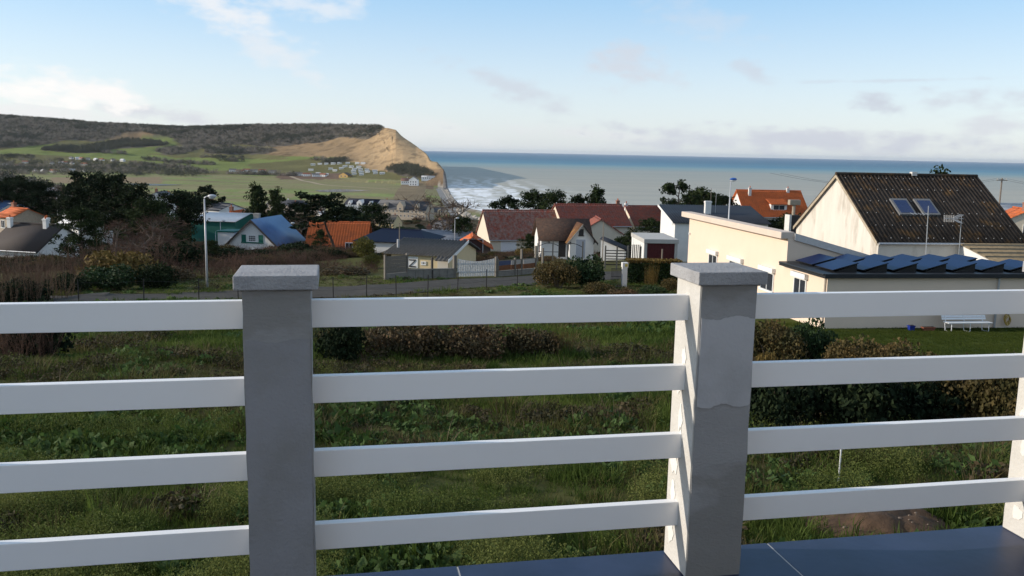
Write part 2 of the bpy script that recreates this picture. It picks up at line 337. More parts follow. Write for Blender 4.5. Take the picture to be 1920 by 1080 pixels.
def cover(x, y, z):
    u = u_of(x, y); v = HORIZ(u) + (EYE - z) / np.maximum(y, 1) * 1674.
    u = u + 4 * (fbm(x / 20., y / 25., 3, 5) - .5) * 3; v = v + (fbm(x / 30., y / 40., 3, 6) - .5) * 3.
    n1 = fbm(x / 3., y / 3., 4, 31)[:, None]; n2 = fbm(x / 25., y / 25., 4, 32)[:, None]; n3 = fbm(x / 90., y / 60., 4, 33)[:, None]
    C = lambda *c: np.array(c)
    near = C(.070, .082, .024) * (.6 + .9 * n1) * (1 - n2) + C(.095, .078, .034) * n2
    mid = C(.060, .058, .026) * (1 - n2) + C(.070, .050, .030) * n2
    val = C(.235, .235, .105) * (1 - n3) + C(.22, .185, .105) * n3
    stripes = fbm(x / 160., y / 22., 3, 41)[:, None]
    val = val * (.72 + .55 * stripes)
    val = np.where(stripes > .58, C(.19, .23, .080) * (.7 + .6 * n2), val)
    c = near
    k = sstep(70, 110, y)[:, None]; c = c * (1 - k) + mid * k
    k = sstep(620, 760, y)[:, None]; c = c * (1 - k) + val * k
    hill = y > 1300
    slope = C(.135, .125, .052) * (.7 + .6 * n3)
    c = np.where((hill & (z > 9))[:, None], slope, c)
    for P in FIELDS: c = np.where((hill & inpoly(u, v, P))[:, None], C(.155, .185, .055) * (.75 + .5 * n3), c)
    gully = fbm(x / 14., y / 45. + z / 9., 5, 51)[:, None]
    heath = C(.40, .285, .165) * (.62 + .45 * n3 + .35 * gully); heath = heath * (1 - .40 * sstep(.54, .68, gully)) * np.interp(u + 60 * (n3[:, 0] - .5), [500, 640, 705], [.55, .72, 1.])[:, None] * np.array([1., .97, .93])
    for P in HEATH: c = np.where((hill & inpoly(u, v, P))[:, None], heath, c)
    for P in WOODS: c = np.where((hill & inpoly(u, v, P))[:, None], C(.12, .105, .085), c)
    c = np.where((hill & (u > 795) & (v > 317) & (z > 2))[:, None], C(.17, .12, .075) * (.6 + .8 * n2), c)          # broken cliff foot
    # shingle and the strip behind it
    sd = coast(y) - x
    b = ((sd < np.interp(y, [860, 960], [44, 17])) & (y > 640) & (y < 1500) & (z < 5.5))[:, None]; c = np.where(b, C(.36, .32, .265) * (.6 + .7 * n1), c)
    b = ((sd < 8) & (y > 640) & (y < 1500))[:, None]; c = np.where(b, C(.16, .15, .14), c)
    b = ((sd > 36) & (sd < 75) & (y > 780) & (y < 1450))[:, None]; c = np.where(b, C(.20, .155, .095) * (.7 + .6 * n2), c)
    # reed bed beside the pools, mown lawn of the neighbour
    b = ((u > 90) & (u < 300) & (v > 334) & (v < 345) & (y > 1000))[:, None]; c = np.where(b, C(.24, .18, .11), c)
    b = ((u > 520) & (u < 640) & (v > 326) & (v < 337) & (y > 1000))[:, None]; c = np.where(b, C(.15, .10, .07) * (.8 + .4 * n2), c)
    lawn = ((x > 10.5) & (y > 25) & (y < 44))[:, None]; c = np.where(lawn, C(.048, .062, .012) * (.75 + .5 * n1), c)
    return np.clip(c, .01, .8)

us = np.unique(np.concatenate([-620 - np.geomspace(20, 8000, 30), 2420 + np.geomspace(20, 8000, 30), np.arange(-620, 2420, 6.), np.arange(690, 852, 1.5)]))
ds = np.unique(np.concatenate([np.geomspace(2.5, 3300, 210), np.arange(1270, 2300, 9.), np.arange(46, 72, .8)]))
UU, DD = np.meshgrid(us, ds, indexing='ij'); XX = (UU - 965.3) / 1654. * DD
zz = zt(XX.ravel(), DD.ravel()); V = np.stack([XX.ravel(), DD.ravel(), zz], -1)
nu, nd = len(us), len(ds); I = np.arange(nu * nd).reshape(nu, nd)
Fq = np.stack([I[:-1, :-1], I[1:, :-1], I[1:, 1:], I[:-1, 1:]], -1).reshape(-1, 4)
M_LAND = mat('land', (0, 0, 0), rough=.95, var=.32, scale=.35, bump=.5, bscale=1.2, spec=.05, vcol='col', detail=8)
put_land = put('ground', mesh_np('ground', V, Fq, M_LAND, True, cover(V[:, 0], V[:, 1], V[:, 2]))); tag(put_land, kind='structure')

# the slope goes on rising inland, behind the viewer
bx, by = np.meshgrid(np.concatenate([-np.geomspace(2500, 4, 24), np.geomspace(4, 2500, 24)]), np.concatenate([-np.geomspace(2500, 2, 26), [2.49]]), indexing='ij')
bz = np.interp(by, [-2500, -400, -60, -5, 2.49], [120, 84, 57.5, 56., zg(0, 2.5)]).ravel(); I = np.arange(bx.size).reshape(bx.shape)
bV = np.stack([bx.ravel(), by.ravel(), bz], -1); bC = cover(bV[:, 0], np.full(len(bV), 30.), bV[:, 2]) * 0 + np.array([.060, .066, .026])
tag(put('inland_ground', mesh_np('inland_ground', bV, np.stack([I[:-1, :-1], I[1:, :-1], I[1:, 1:], I[:-1, 1:]], -1).reshape(-1, 4), M_LAND, True, bC)), kind='structure')
# ------------------------------------------------------------------ sea
def sea():
    us = np.unique(np.concatenate([np.arange(560, 2500, 30.), 2500 + np.geomspace(30, 9000, 20), np.arange(800, 1100, 6.)])); ds = np.concatenate([np.geomspace(200, 3000, 220), np.geomspace(3100, 60000, 40)])
    UU, DD = np.meshgrid(us, ds, indexing='ij'); X = ((UU - 965.3) / 1654. * DD).ravel(); Y = DD.ravel()
    sd = X - coast(Y); n = len(X)
    I = np.arange(n).reshape(len(us), len(ds)); Fq = np.stack([I[:-1, :-1], I[1:, :-1], I[1:, 1:], I[:-1, 1:]], -1).reshape(-1, 4)
    me = mesh_np('sea', np.stack([X, Y, np.zeros(n)], -1), Fq, None, True)
    a = me.attributes.new('shore', 'FLOAT', 'POINT'); a.data.foreach_set('value', sd.astype(np.float32))
    M = bpy.data.materials.new('sea_water'); M.use_nodes = True; N = M.node_tree.nodes; L = M.node_tree.links; b = N['Principled BSDF']
    geo = N.new('ShaderNodeNewGeometry'); sep = N.new('ShaderNodeSeparateXYZ'); L.new(geo.outputs['Position'], sep.inputs[0])
    def mp(scale):
        n = N.new('ShaderNodeMapping'); n.inputs['Scale'].default_value = scale; L.new(geo.outputs['Position'], n.inputs[0]); return n.outputs[0]
    def noise(vec, s, d=4):
        n = N.new('ShaderNodeTexNoise'); n.inputs['Scale'].default_value = s; n.inputs['Detail'].default_value = d; L.new(vec, n.inputs['Vector']); return n.outputs[0]
    def mr(v, a, b_, c=0., d=1., sm=True):
        n = N.new('ShaderNodeMapRange'); n.inputs[1].default_value = a; n.inputs[2].default_value = b_; n.inputs[3].default_value = c; n.inputs[4].default_value = d
        if sm: n.interpolation_type = 'SMOOTHSTEP'
        L.new(v, n.inputs[0]); return n.outputs[0]
    def Mm(op, a, c):
        n = N.new('ShaderNodeMath'); n.operation = op
        for i, v in enumerate((a, c)):
            if isinstance(v, (int, float)): n.inputs[i].default_value = v
            else: L.new(v, n.inputs[i])
        return n.outputs[0]
    def mix(f, a, c):
        n = N.new('ShaderNodeMix'); n.data_type = 'RGBA'
        if isinstance(f, float): n.inputs[0].default_value = f
        else: L.new(f, n.inputs[0])
        for i, v in ((6, a), (7, c)):
            if isinstance(v, tuple): n.inputs[i].default_value = (*v, 1)
            else: L.new(v, n.inputs[i])
        return n.outputs[2]
    # silty water inshore, blue-green farther out with cloud shade put into its dark bands, drifting streaks between
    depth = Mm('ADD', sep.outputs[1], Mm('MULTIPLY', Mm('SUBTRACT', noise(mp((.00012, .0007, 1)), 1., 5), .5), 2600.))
    lg = Mm('LOGARITHM', Mm('MAXIMUM', depth, 100.), 10.)
    ramp = N.new('ShaderNodeValToRGB'); L.new(mr(lg, 2.8, 4.6, 0, 1, False), ramp.inputs[0]); e = ramp.color_ramp.elements
    e[0].position = .0; e[0].color = (.41, .39, .32, 1); e[1].position = 1.; e[1].color = (.008, .09, .21, 1)
    for p, c in SEA_RAMP: x = e.new(p); x.color = (*c, 1)
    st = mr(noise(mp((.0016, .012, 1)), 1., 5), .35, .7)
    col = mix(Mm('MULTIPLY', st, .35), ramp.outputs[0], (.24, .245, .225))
    at_ = N.new('ShaderNodeAttribute'); at_.attribute_name = 'shore'; sh = at_.outputs['Fac']
    w = Mm('ADD', sh, Mm('MULTIPLY', Mm('SUBTRACT', noise(mp((.012, .004, 1)), 1., 4), .5), 90.))
    wave = N.new('ShaderNodeMath'); wave.operation = 'SINE'; L.new(Mm('MULTIPLY', w, .16), wave.inputs[0])
    surf = Mm('MULTIPLY', mr(wave.outputs[0], -.35, .6), mr(sh, 230., 60., 0, 1))
    surf = Mm('MULTIPLY', surf, mr(noise(mp((.05, .03, 1)), 1., 6), .34, .56))
    surf = Mm('MULTIPLY', surf, mr(sep.outputs[1], 2300., 1100., 0., 1.))
    swash = Mm('MULTIPLY', Mm('MULTIPLY', mr(w, 110., 20., 0, 1), mr(noise(mp((.06, .04, 1)), 1., 6), .36, .60)), mr(sep.outputs[1], 1700., 1500., 0., 1.))
    caps = mr(noise(mp((.035, .10, 1)), 1., 4), .735, .77)
    caps = Mm('MULTIPLY', caps, mr(sep.outputs[1], 9000., 2500., .0, .8))
    foam = Mm('MINIMUM', Mm('ADD', Mm('MAXIMUM', surf, Mm('MULTIPLY', swash, .85)), caps), 1.)
    col = mix(foam, col, (.86, .87, .88))
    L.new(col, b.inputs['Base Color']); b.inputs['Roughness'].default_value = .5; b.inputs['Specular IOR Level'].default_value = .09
    bp = N.new('ShaderNodeBump'); bp.inputs['Strength'].default_value = .9; bp.inputs['Distance'].default_value = 1.2
    L.new(noise(mp((.09, .16, 1)), 1., 6), bp.inputs['Height']); L.new(bp.outputs[0], b.inputs['Normal'])
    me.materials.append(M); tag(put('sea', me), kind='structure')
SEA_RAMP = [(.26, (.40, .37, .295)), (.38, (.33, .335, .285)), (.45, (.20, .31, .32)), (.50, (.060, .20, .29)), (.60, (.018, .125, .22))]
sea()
# ------------------------------------------------------------------ terrace and railing (rail frame: a along, b outwards, c up)
UNIT = 2.68; cy_, sy_ = math.cos(YAW), math.sin(YAW)
FLOOR_Z = EYE - .547 * UNIT
rail_root = thing('terrace_railing', 'white four-rail terrace railing between grey rendered concrete posts with flat caps', 'railing', (-sy_ * UNIT, cy_ * UNIT, FLOOR_Z), YAW)
M_CONC = mat('post_render', (.30, .298, .30), .92, .06, 5., .25, 70., .15, col2=(.245, .24, .232), mix=.5, mscale=1.5, sharp=.03, detail=5, stretch=(.8, .8, 1.6))
M_SUNSIDE = mat('sunlit_side_tone', (.52, .505, .475), .95, .08, 7., .3, 60., .1)
M_MORT = mat('mortar', (.20, .195, .18), .97, .25, 40., .6, 60.)
M_SKIM = mat('pale_skim', (.43, .43, .445), .92, .05, 4., .18, 90., .15, col2=(.38, .38, .39), mix=.55, mscale=5., sharp=.1)
M_SKIM2 = mat('grey_skim', (.275, .275, .288), .92, .06, 3., .25, 90., .15, col2=(.245, .242, .24), mix=.55, mscale=4., sharp=.1)
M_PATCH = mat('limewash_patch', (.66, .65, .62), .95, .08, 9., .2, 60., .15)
M_CAP = mat('cap_concrete', (.36, .36, .37), .9, .10, 8., .5, 90., .2, col2=(.30, .30, .31), mscale=9)
M_WHITE = mat('white_pvc', (.86, .85, .845), .38, .025, 1.3, spec=.4)
U = UNIT
PW, PD, CO = .0745 * U, .0772 * U, .0087 * U
rails_top = [(.547 - t) * U for t in (.17682, .26929, .36182, .4558)]
RH, RB, RT = .0331 * U, .035 * U, .0115 * U
A = [(-.650) * U, -.103 * U, .4451 * U, .9875 * U, 1.535 * U]
prs = random.Random(4)
cap_me = None
for i, a in enumerate(A):
    me = MB()
    # rendered shaft, slightly out of true, as a ringed prism so the arrises are not ruler straight
    nz = 14; H = (.547 - .15771) * U; ring = []
    for k in range(nz + 1):
        z = H * k / nz; j = lambda: prs.uniform(-.0016, .0016)
        ring.append([(a + j(), j(), z), (a + PW + j(), j(), z), (a + PW + j(), PD + j(), z), (a + j(), PD + j(), z)])
    vs = [p for r in ring for p in r]; fs = [(0, 3, 2, 1), tuple(nz * 4 + q for q in range(4))]
    for k in range(nz):
        for q in range(4): fs.append((k * 4 + q, k * 4 + (q + 1) % 4, k * 4 + 4 + (q + 1) % 4, k * 4 + 4 + q))
    me.add(vs, fs); post = me.put('post', M_CONC, rail_root, bevel=.0)
    if i in (2, 3):      # sunlit side coloured paler, standing in for strong sun; lime patches over it
        MB().box(a - .004, a + .001, .004, PD - .004, .004, H - .004).put('sunlit_side', M_SUNSIDE, post)
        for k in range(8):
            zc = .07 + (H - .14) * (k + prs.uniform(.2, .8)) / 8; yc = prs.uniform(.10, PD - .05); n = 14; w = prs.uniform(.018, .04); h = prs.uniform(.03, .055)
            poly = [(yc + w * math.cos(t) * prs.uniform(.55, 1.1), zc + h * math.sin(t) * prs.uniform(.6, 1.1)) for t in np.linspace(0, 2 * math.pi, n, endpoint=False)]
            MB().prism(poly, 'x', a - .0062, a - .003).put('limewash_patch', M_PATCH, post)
    MB().box(a - .006, a + PW + .006, -.006, PD + .006, H - .006, H + .001).put('mortar_bed', M_MORT, post)
    def skim(z0, z1, seed, m_):       # thin trowelled skim on the face towards the house, ragged top and bottom
        q = random.Random(seed); n = 22; xs = [a + .003 + (PW - .006) * k / n for k in range(n + 1)]
        poly = [(x, z0 + q.uniform(-.002, .002) + .007 * math.sin(k * .45 + seed)) for k, x in enumerate(xs)] + [(x, z1 + q.uniform(-.002, .002) + .006 * math.sin(k * .33 + seed)) for k, x in reversed(list(enumerate(xs)))]
        MB().prism(poly, 'y', -.0028, -.001).put('render_skim', m_, post)
    if i == 2: skim(H - .42, H - .115, 3, M_SKIM)
    if i == 1: skim(.02, H - .16, 8, M_SKIM2)
    c = MB().box(a - CO, a + PW + CO, -CO, PD + CO, H, (.547 - .14147) * U)
    c.put('cap', M_CAP, post, bevel=.004)
for i in range(len(A) - 1):
    for t in rails_top:
        MB().box(A[i] + PW - .004, A[i + 1] + .004, RB, RB + .032, t - RH, t).put('rail', M_WHITE, rail_root, bevel=.0025)
# tiled floor: dark slabs with pale joints
floor = tag(put('terrace_floor', None, None, rail_root.location, YAW), kind='structure')
M_JOINT = mat('tile_joint', (.42, .42, .42), .95, .1, 30.)
M_SLAB = mat('terrace_wall', (.55, .52, .47), .9, .06, 3., .2)
EDGE = PD + .012
MB().box(A[0], A[4], -3.3, EDGE - .03, -.22, -.012).put('slab', M_SLAB, floor)
MB().box(A[0] + .02, A[4] - .02, -3.3, EDGE - .06, -4.6, -.24).put('wall', M_SLAB, floor)
M_TILE = mat('slate_tile', (.020, .030, .070), .42, .30, 3.5, .03, 30., .38, col2=(.034, .044, .088), mix=.6, mscale=2.2, sharp=.2)
def rail_ab(px, py):
    p = on_z(px, py, FLOOR_Z) - rail_root.location; return p.x * cy_ + p.y * sy_, -p.x * sy_ + p.y * cy_
ja, jb = rail_ab(862, 1072)[0], rail_ab(1446, 1024)[0]
TW = (jb - ja); TWN = 1
MB().box(A[0] + .01, A[4] - .01, -3.29, EDGE - .004, -.012, -.0012).put('joint_bed', M_JOINT, floor)
tile_me = MB().box(0, TW - .007, 0, 1.2, -.009, 0).mesh('tile', M_TILE, .0012)
for r in range(2):
    for k in range(-3, 4):
        x0 = ja + k * TW
        if x0 < A[0] - .4 or x0 + TW > A[4] + .9: continue
        t = put('tile', tile_me, floor, (x0, EDGE - 1.2 - r * 1.207, 0))

# unseen house added behind the viewer to shade and bounce light onto the railing
home = thing('unseen_house', 'unseen house facade added behind the terrace to shade and bounce light', 'house', rail_root.location, YAW)
M_HOME = mat('unseen_house_render', (.80, .76, .70), .92, .05, 2., .2)
MB().box(-1.6, 10, -7.5, -3.35, -4.6, 3.4).put('wall', M_HOME, home)
MB().prism([(-8, 3.42), (-3.15, 3.42), (-3.15, 3.54), (-8, 6.4)], 'x', -2., 10.4).put('roof', mat('unseen_house_roof', (.10, .09, .085), .8), home)
# ------------------------------------------------------------------ building kit
def W(rgb): return lin(rgb)
M_GLASS = mat('window_glass', (.03, .035, .045), .12, .1, 2., spec=.6)
M_FRAME = mat('window_white', (.72, .72, .71), .5, .04, 5.)
M_DARKF = mat('dark_timber', (.035, .03, .028), .7, .2, 9.)
M_WALLW = mat('white_render', (.68, .67, .65), .92, .07, 1.6, .15, 30.)
M_CREAM = mat('cream_render', (.62, .55, .44), .92, .06, 1.4, .15, 30.)
M_ZINC = mat('zinc', (.42, .43, .45), .45, .12, 4., metal=.5)
M_CHIM = mat('chimney_render', (.60, .58, .55), .92, .15, 5., .3)
M_BRICK = mat('chimney_brick', (.26, .13, .09), .92, .25, 9., .4)
R_RED = mat('red_tiles', (.28, .075, .05), .85, .40, 4., .2, 20., .2, col2=(.15, .085, .075), mix=.52, mscale=2., sharp=.16, detail=8)
R_REDLICHEN = mat('red_tiles_lichen', (.26, .068, .045), .85, .40, 4., .2, 20., .2, col2=(.25, .185, .16), mix=.50, mscale=2.2, sharp=.14, detail=8, stretch=(1, .5, 1))
R_BROWN = mat('brown_tiles', (.060, .040, .032), .88, .30, 4., .2, 20., .15, col2=(.10, .055, .038), mix=.60, mscale=3.)
R_ORANGE = mat('orange_tiles', (.50, .125, .04), .8, .20, 4., .2, 20., .2, col2=(.36, .10, .04), mix=.55, mscale=.9)
R_SLATE = mat('blue_slate', (.030, .040, .068), .42, .25, 3., .1, 30., .5)
R_NAVY = mat('navy_slate', (.008, .012, .030), .6, .2, 3., .1, 30., .12)
R_GREYCORR = mat('grey_corrugated', (.040, .046, .058), .6, .25, 1.2, .1, 30., .12)
R_FIBRE = mat('weathered_fibre_cement', (.046, .037, .030), .9, .45, 2.2, .4, 30., .12, col2=(.14, .078, .030), mix=.64, mscale=.9, sharp=.10, detail=8)
R_ASH = mat('pale_fibre_cement', (.085, .082, .078), .9, .25, 3., .2, 20., .2)
R_TAN = mat('tan_lichen_roof', (.19, .155, .105), .9, .35, 5., .3, 20., .1)
R_BLUEMETAL = mat('blue_roof_sheet', (.045, .105, .235), .42, .12, 1., .0, spec=.5)

def sheet(L, A0, B0, kind, m, name, parent, x0=None, over=0.):
    """one roof slope: from ridge A0=(y,z) to eave B0=(y,z), length L along x, with real corrugations / tile courses"""
    x0 = -L / 2 if x0 is None else x0
    dy, dz = B0[0] - A0[0], B0[1] - A0[1]; S = math.hypot(dy, dz); dy /= S; dz /= S; S += over
    ny, nz = (-dz, dy) if dy > 0 else (dz, -dy)
    if nz < 0: ny, nz = -ny, -nz
    wave, amp, row, step, per = {'tile': (.34, .035, .40, .055, 4), 'corr': (.177, .024, 99, 0, 4), 'bigcorr': (.27, .05, 99, 0, 4), 'slate': (99, 0, .28, .012, 1), 'plain': (99, 0, 99, 0, 1), 'course': (99, 0, .36, .03, 1)}[kind]
    us = np.array([x0, x0 + L]) if wave > 50 else x0 + np.linspace(0, L, max(2, int(min(L / wave, 110)) * per + 1))
    h_u = np.zeros(len(us)) if wave > 50 else amp * np.cos(np.arange(len(us)) * 2 * math.pi / per)
    nr = 1 if row > 50 else max(1, int(min(S / row, 40)))
    ss, hs = [], []
    for r in range(nr):
        ss += [S * r / nr, S * (r + 1) / nr]; hs += [0., step]
    ss = np.array(ss); hs = np.array(hs)
    T = .07
    Uu, Ss = np.meshgrid(us, ss, indexing='ij'); Hh = h_u[:, None] + hs[None, :] + T
    V = np.stack([Uu, A0[0] + dy * Ss + ny * Hh, A0[1] + dz * Ss + nz * Hh], -1).reshape(-1, 3)
    n, k = len(us), len(ss); I = np.arange(n * k).reshape(n, k)
    F = np.stack([I[:-1, :-1], I[1:, :-1], I[1:, 1:], I[:-1, 1:]], -1).reshape(-1, 4)
    Vb = np.stack([Uu, A0[0] + dy * Ss, A0[1] + dz * Ss], -1).reshape(-1, 3); nb = len(V)
    Ib = I + nb
    ext = []
    for a, b in ((I[:, 0], Ib[:, 0]), (I[:, -1], Ib[:, -1])): ext.append(np.stack([a[:-1], a[1:], b[1:], b[:-1]], -1))
    for a, b in ((I[0], Ib[0]), (I[-1], Ib[-1])): ext.append(np.stack([a[:-1], a[1:], b[1:], b[:-1]], -1))
    ext.append(np.array([[Ib[0, 0], Ib[-1, 0], Ib[-1, -1], Ib[0, -1]]]))
    me = mesh_np(name, np.concatenate([V, Vb]), np.concatenate([F] + ext), m)
    bm = bmesh.new(); bm.from_mesh(me); bmesh.ops.remove_doubles(bm, verts=bm.verts, dist=1e-5); bmesh.ops.recalc_face_normals(bm, faces=bm.faces); bm.to_mesh(me); bm.free()
    return put(name, me, parent)

def facemap(face, L, Wd):
    return {'f': lambda a, o, z: (a, -Wd / 2 - o, z), 'b': lambda a, o, z: (-a, Wd / 2 + o, z), 'l': lambda a, o, z: (-L / 2 - o, -a, z), 'r': lambda a, o, z: (L / 2 + o, a, z)}[face]
def pbox(mb, fm, a0, a1, o0, o1, z0, z1):
    q = [fm(a0, o0, z0), fm(a1, o0, z0), fm(a1, o1, z0), fm(a0, o1, z0)]; t = [fm(a0, o0, z1), fm(a1, o0, z1), fm(a1, o1, z1), fm(a0, o1, z1)]
    return mb.hexa(q, t)
def window(parent, fm, a, z0, w, h, frame=None, bars=1, shutter=None, box=False, sill=True):
    f = MB(); t = .07
    pbox(f, fm, a - w / 2, a - w / 2 + t, .0, .05, z0, z0 + h); pbox(f, fm, a + w / 2 - t, a + w / 2, .0, .05, z0, z0 + h)
    pbox(f, fm, a - w / 2 - .002, a + w / 2 + .002, -.002, .052, z0 + h - t, z0 + h + .003)
    pbox(f, fm, a - w / 2 - (.06 if sill else .002), a + w / 2 + (.06 if sill else .002), -.002, .09 if sill else .052, z0 - .03, z0 + t)
    for i in range(bars): c = a - w / 2 + w * (i + 1) / (bars + 1); pbox(f, fm, c - .025, c + .025, .001, .045, z0 + .01, z0 + h - .01)
    wo = f.put('window', frame or M_FRAME, parent)
    pbox(MB(), fm, a - w / 2 + .01, a + w / 2 - .01, -.02, .018, z0 + .01, z0 + h - .01).put('pane', M_GLASS, wo)
    if box: pbox(MB(), fm, a - w / 2 - .1, a + w / 2 + .1, .0, .2, z0 + h + .01, z0 + h + .26).put('shutter_box', frame or M_FRAME, parent, bevel=.012)
    if shutter:
        for s in (-1, 1):
            c = a + s * (w / 2 + w * .27); b = MB(); pbox(b, fm, c - w * .23, c + w * .23, .0, .045, z0 - .02, z0 + h + .02); b.put('shutter', shutter, parent)
    return wo
def door(parent, fm, a, w, h, m, z0=0., frame=M_FRAME, name='door'):
    f = MB(); pbox(f, fm, a - w / 2 - .07, a - w / 2, 0, .05, z0, z0 + h + .07); pbox(f, fm, a + w / 2, a + w / 2 + .07, 0, .05, z0, z0 + h + .07); pbox(f, fm, a - w / 2 - .002, a + w / 2 + .002, 0, .052, z0 + h, z0 + h + .072)
    d = pbox(MB(), fm, a - w / 2, a + w / 2, -.01, .028, z0 + .01, z0 + h).put(name, m, parent)
    f.put('door_frame', frame, d)
    return d
def chimney(parent, x, y, z0, z1, w=.5, d=.4, m=None, pots=1):
    c = MB().box(x - w / 2, x + w / 2, y - d / 2, y + d / 2, z0, z1).put('chimney', m or M_CHIM, parent)
    MB().box(x - w / 2 - .05, x + w / 2 + .05, y - d / 2 - .05, y + d / 2 + .05, z1 - .16, z1 - .05).put('chimney_crown', m or M_CHIM, c)
    for i in range(pots): xx = x + (i - (pots - 1) / 2) * .28; MB().tube([(xx, y, z1), (xx, y, z1 + .28)], [.09, .075], 8).put('chimney_pot', R_ORANGE, c)
def house(name, label, loc, rz, L, Wd, he, hr, wm, rm, kind='tile', ov=.3, ovx=.25, gutter=True, cat='house', group=None, ridge=0., base=2.5, he2=None, hip=0., barge=None, vents=None):
    """gabled house, ridge along local x; ridge = offset of the ridge from the middle; base = depth of the wall below ground"""
    t = thing(name, label, cat, loc, rz, group); he2 = he if he2 is None else he2
    w = MB()
    if hip: w.box(-L / 2, L / 2, -Wd / 2, Wd / 2, -base, he)
    else: w.prism([(-Wd / 2, -base), (Wd / 2, -base), (Wd / 2, he2), (ridge, hr), (-Wd / 2, he)], 'x', -L / 2, L / 2)
    w.put('wall', wm, t)
    if hip:
        z = hr; o = ov; r = [(-L / 2 + hip, 0, z), (L / 2 - hip, 0, z)]; e = [(-L / 2 - o, -Wd / 2 - o, he - .08), (L / 2 + o, -Wd / 2 - o, he - .08), (L / 2 + o, Wd / 2 + o, he - .08), (-L / 2 - o, Wd / 2 + o, he - .08)]
        def sl(*p):
            p = [Vector(q) for q in p]; n = (p[1] - p[0]).cross(p[2] - p[0]).normalized(); n = n if n.z > 0 else -n
            b = [q - n * .07 for q in p]; k = len(p); m_ = MB().add(p + b, [tuple(range(k)), tuple(range(k, 2 * k))[::-1]] + [(i, (i + 1) % k, k + (i + 1) % k, k + i) for i in range(k)])
            m_.put('roof_slope', rm, t)
        sl(e[0], e[1], r[1], r[0]); sl(e[2], e[3], r[0], r[1]); sl(e[1], e[2], r[1]); sl(e[3], e[0], r[0])
        MB().tube([r[0], r[1]], .09, 6).put('ridge', rm, t)
    else:
        LL = L + 2 * ovx
        for y, h_ in ((-Wd / 2, he), (Wd / 2, he2)):
            k = (h_ - hr) / (y - ridge) if y != ridge else 0; ye = y + math.copysign(ov, y - ridge); ze = hr + (ye - ridge) * k
            sheet(LL, (ridge, hr), (ye, ze), kind, rm, 'roof_slope', t)
            if gutter and abs(y) > .1: MB().tube([(-LL / 2, ye + math.copysign(.06, y), ze - .02), (LL / 2, ye + math.copysign(.06, y), ze - .02)], .065, 6).put('gutter', M_ZINC, t)
        MB().tube([(-LL / 2 - .02, ridge, hr + .10), (LL / 2 + .02, ridge, hr + .10)], .11, 8).put('ridge', rm, t)
        if barge:
            for sx in (-1, 1):
                for y, h_ in ((-Wd / 2, he), (Wd / 2, he2)):
                    k = (h_ - hr) / (y - ridge); ye = y + math.copysign(ov, y - ridge); ze = hr + (ye - ridge) * k; x = sx * (LL / 2)
                    MB().hexa([(x - .02, ridge, hr - .16), (x + .03, ridge, hr - .16), (x + .03, ye, ze - .16), (x - .02, ye, ze - .16)], [(x - .02, ridge, hr + .05), (x + .03, ridge, hr + .05), (x + .03, ye, ze + .05), (x - .02, ye, ze + .05)]).put('barge_board', barge, t)
    return t
def place(px, py, d):
    """point seen at px, py at distance d"""
    p = at(px, py, d); return p
RZ = rad(8.6)          # plan direction shared by the neighbouring houses

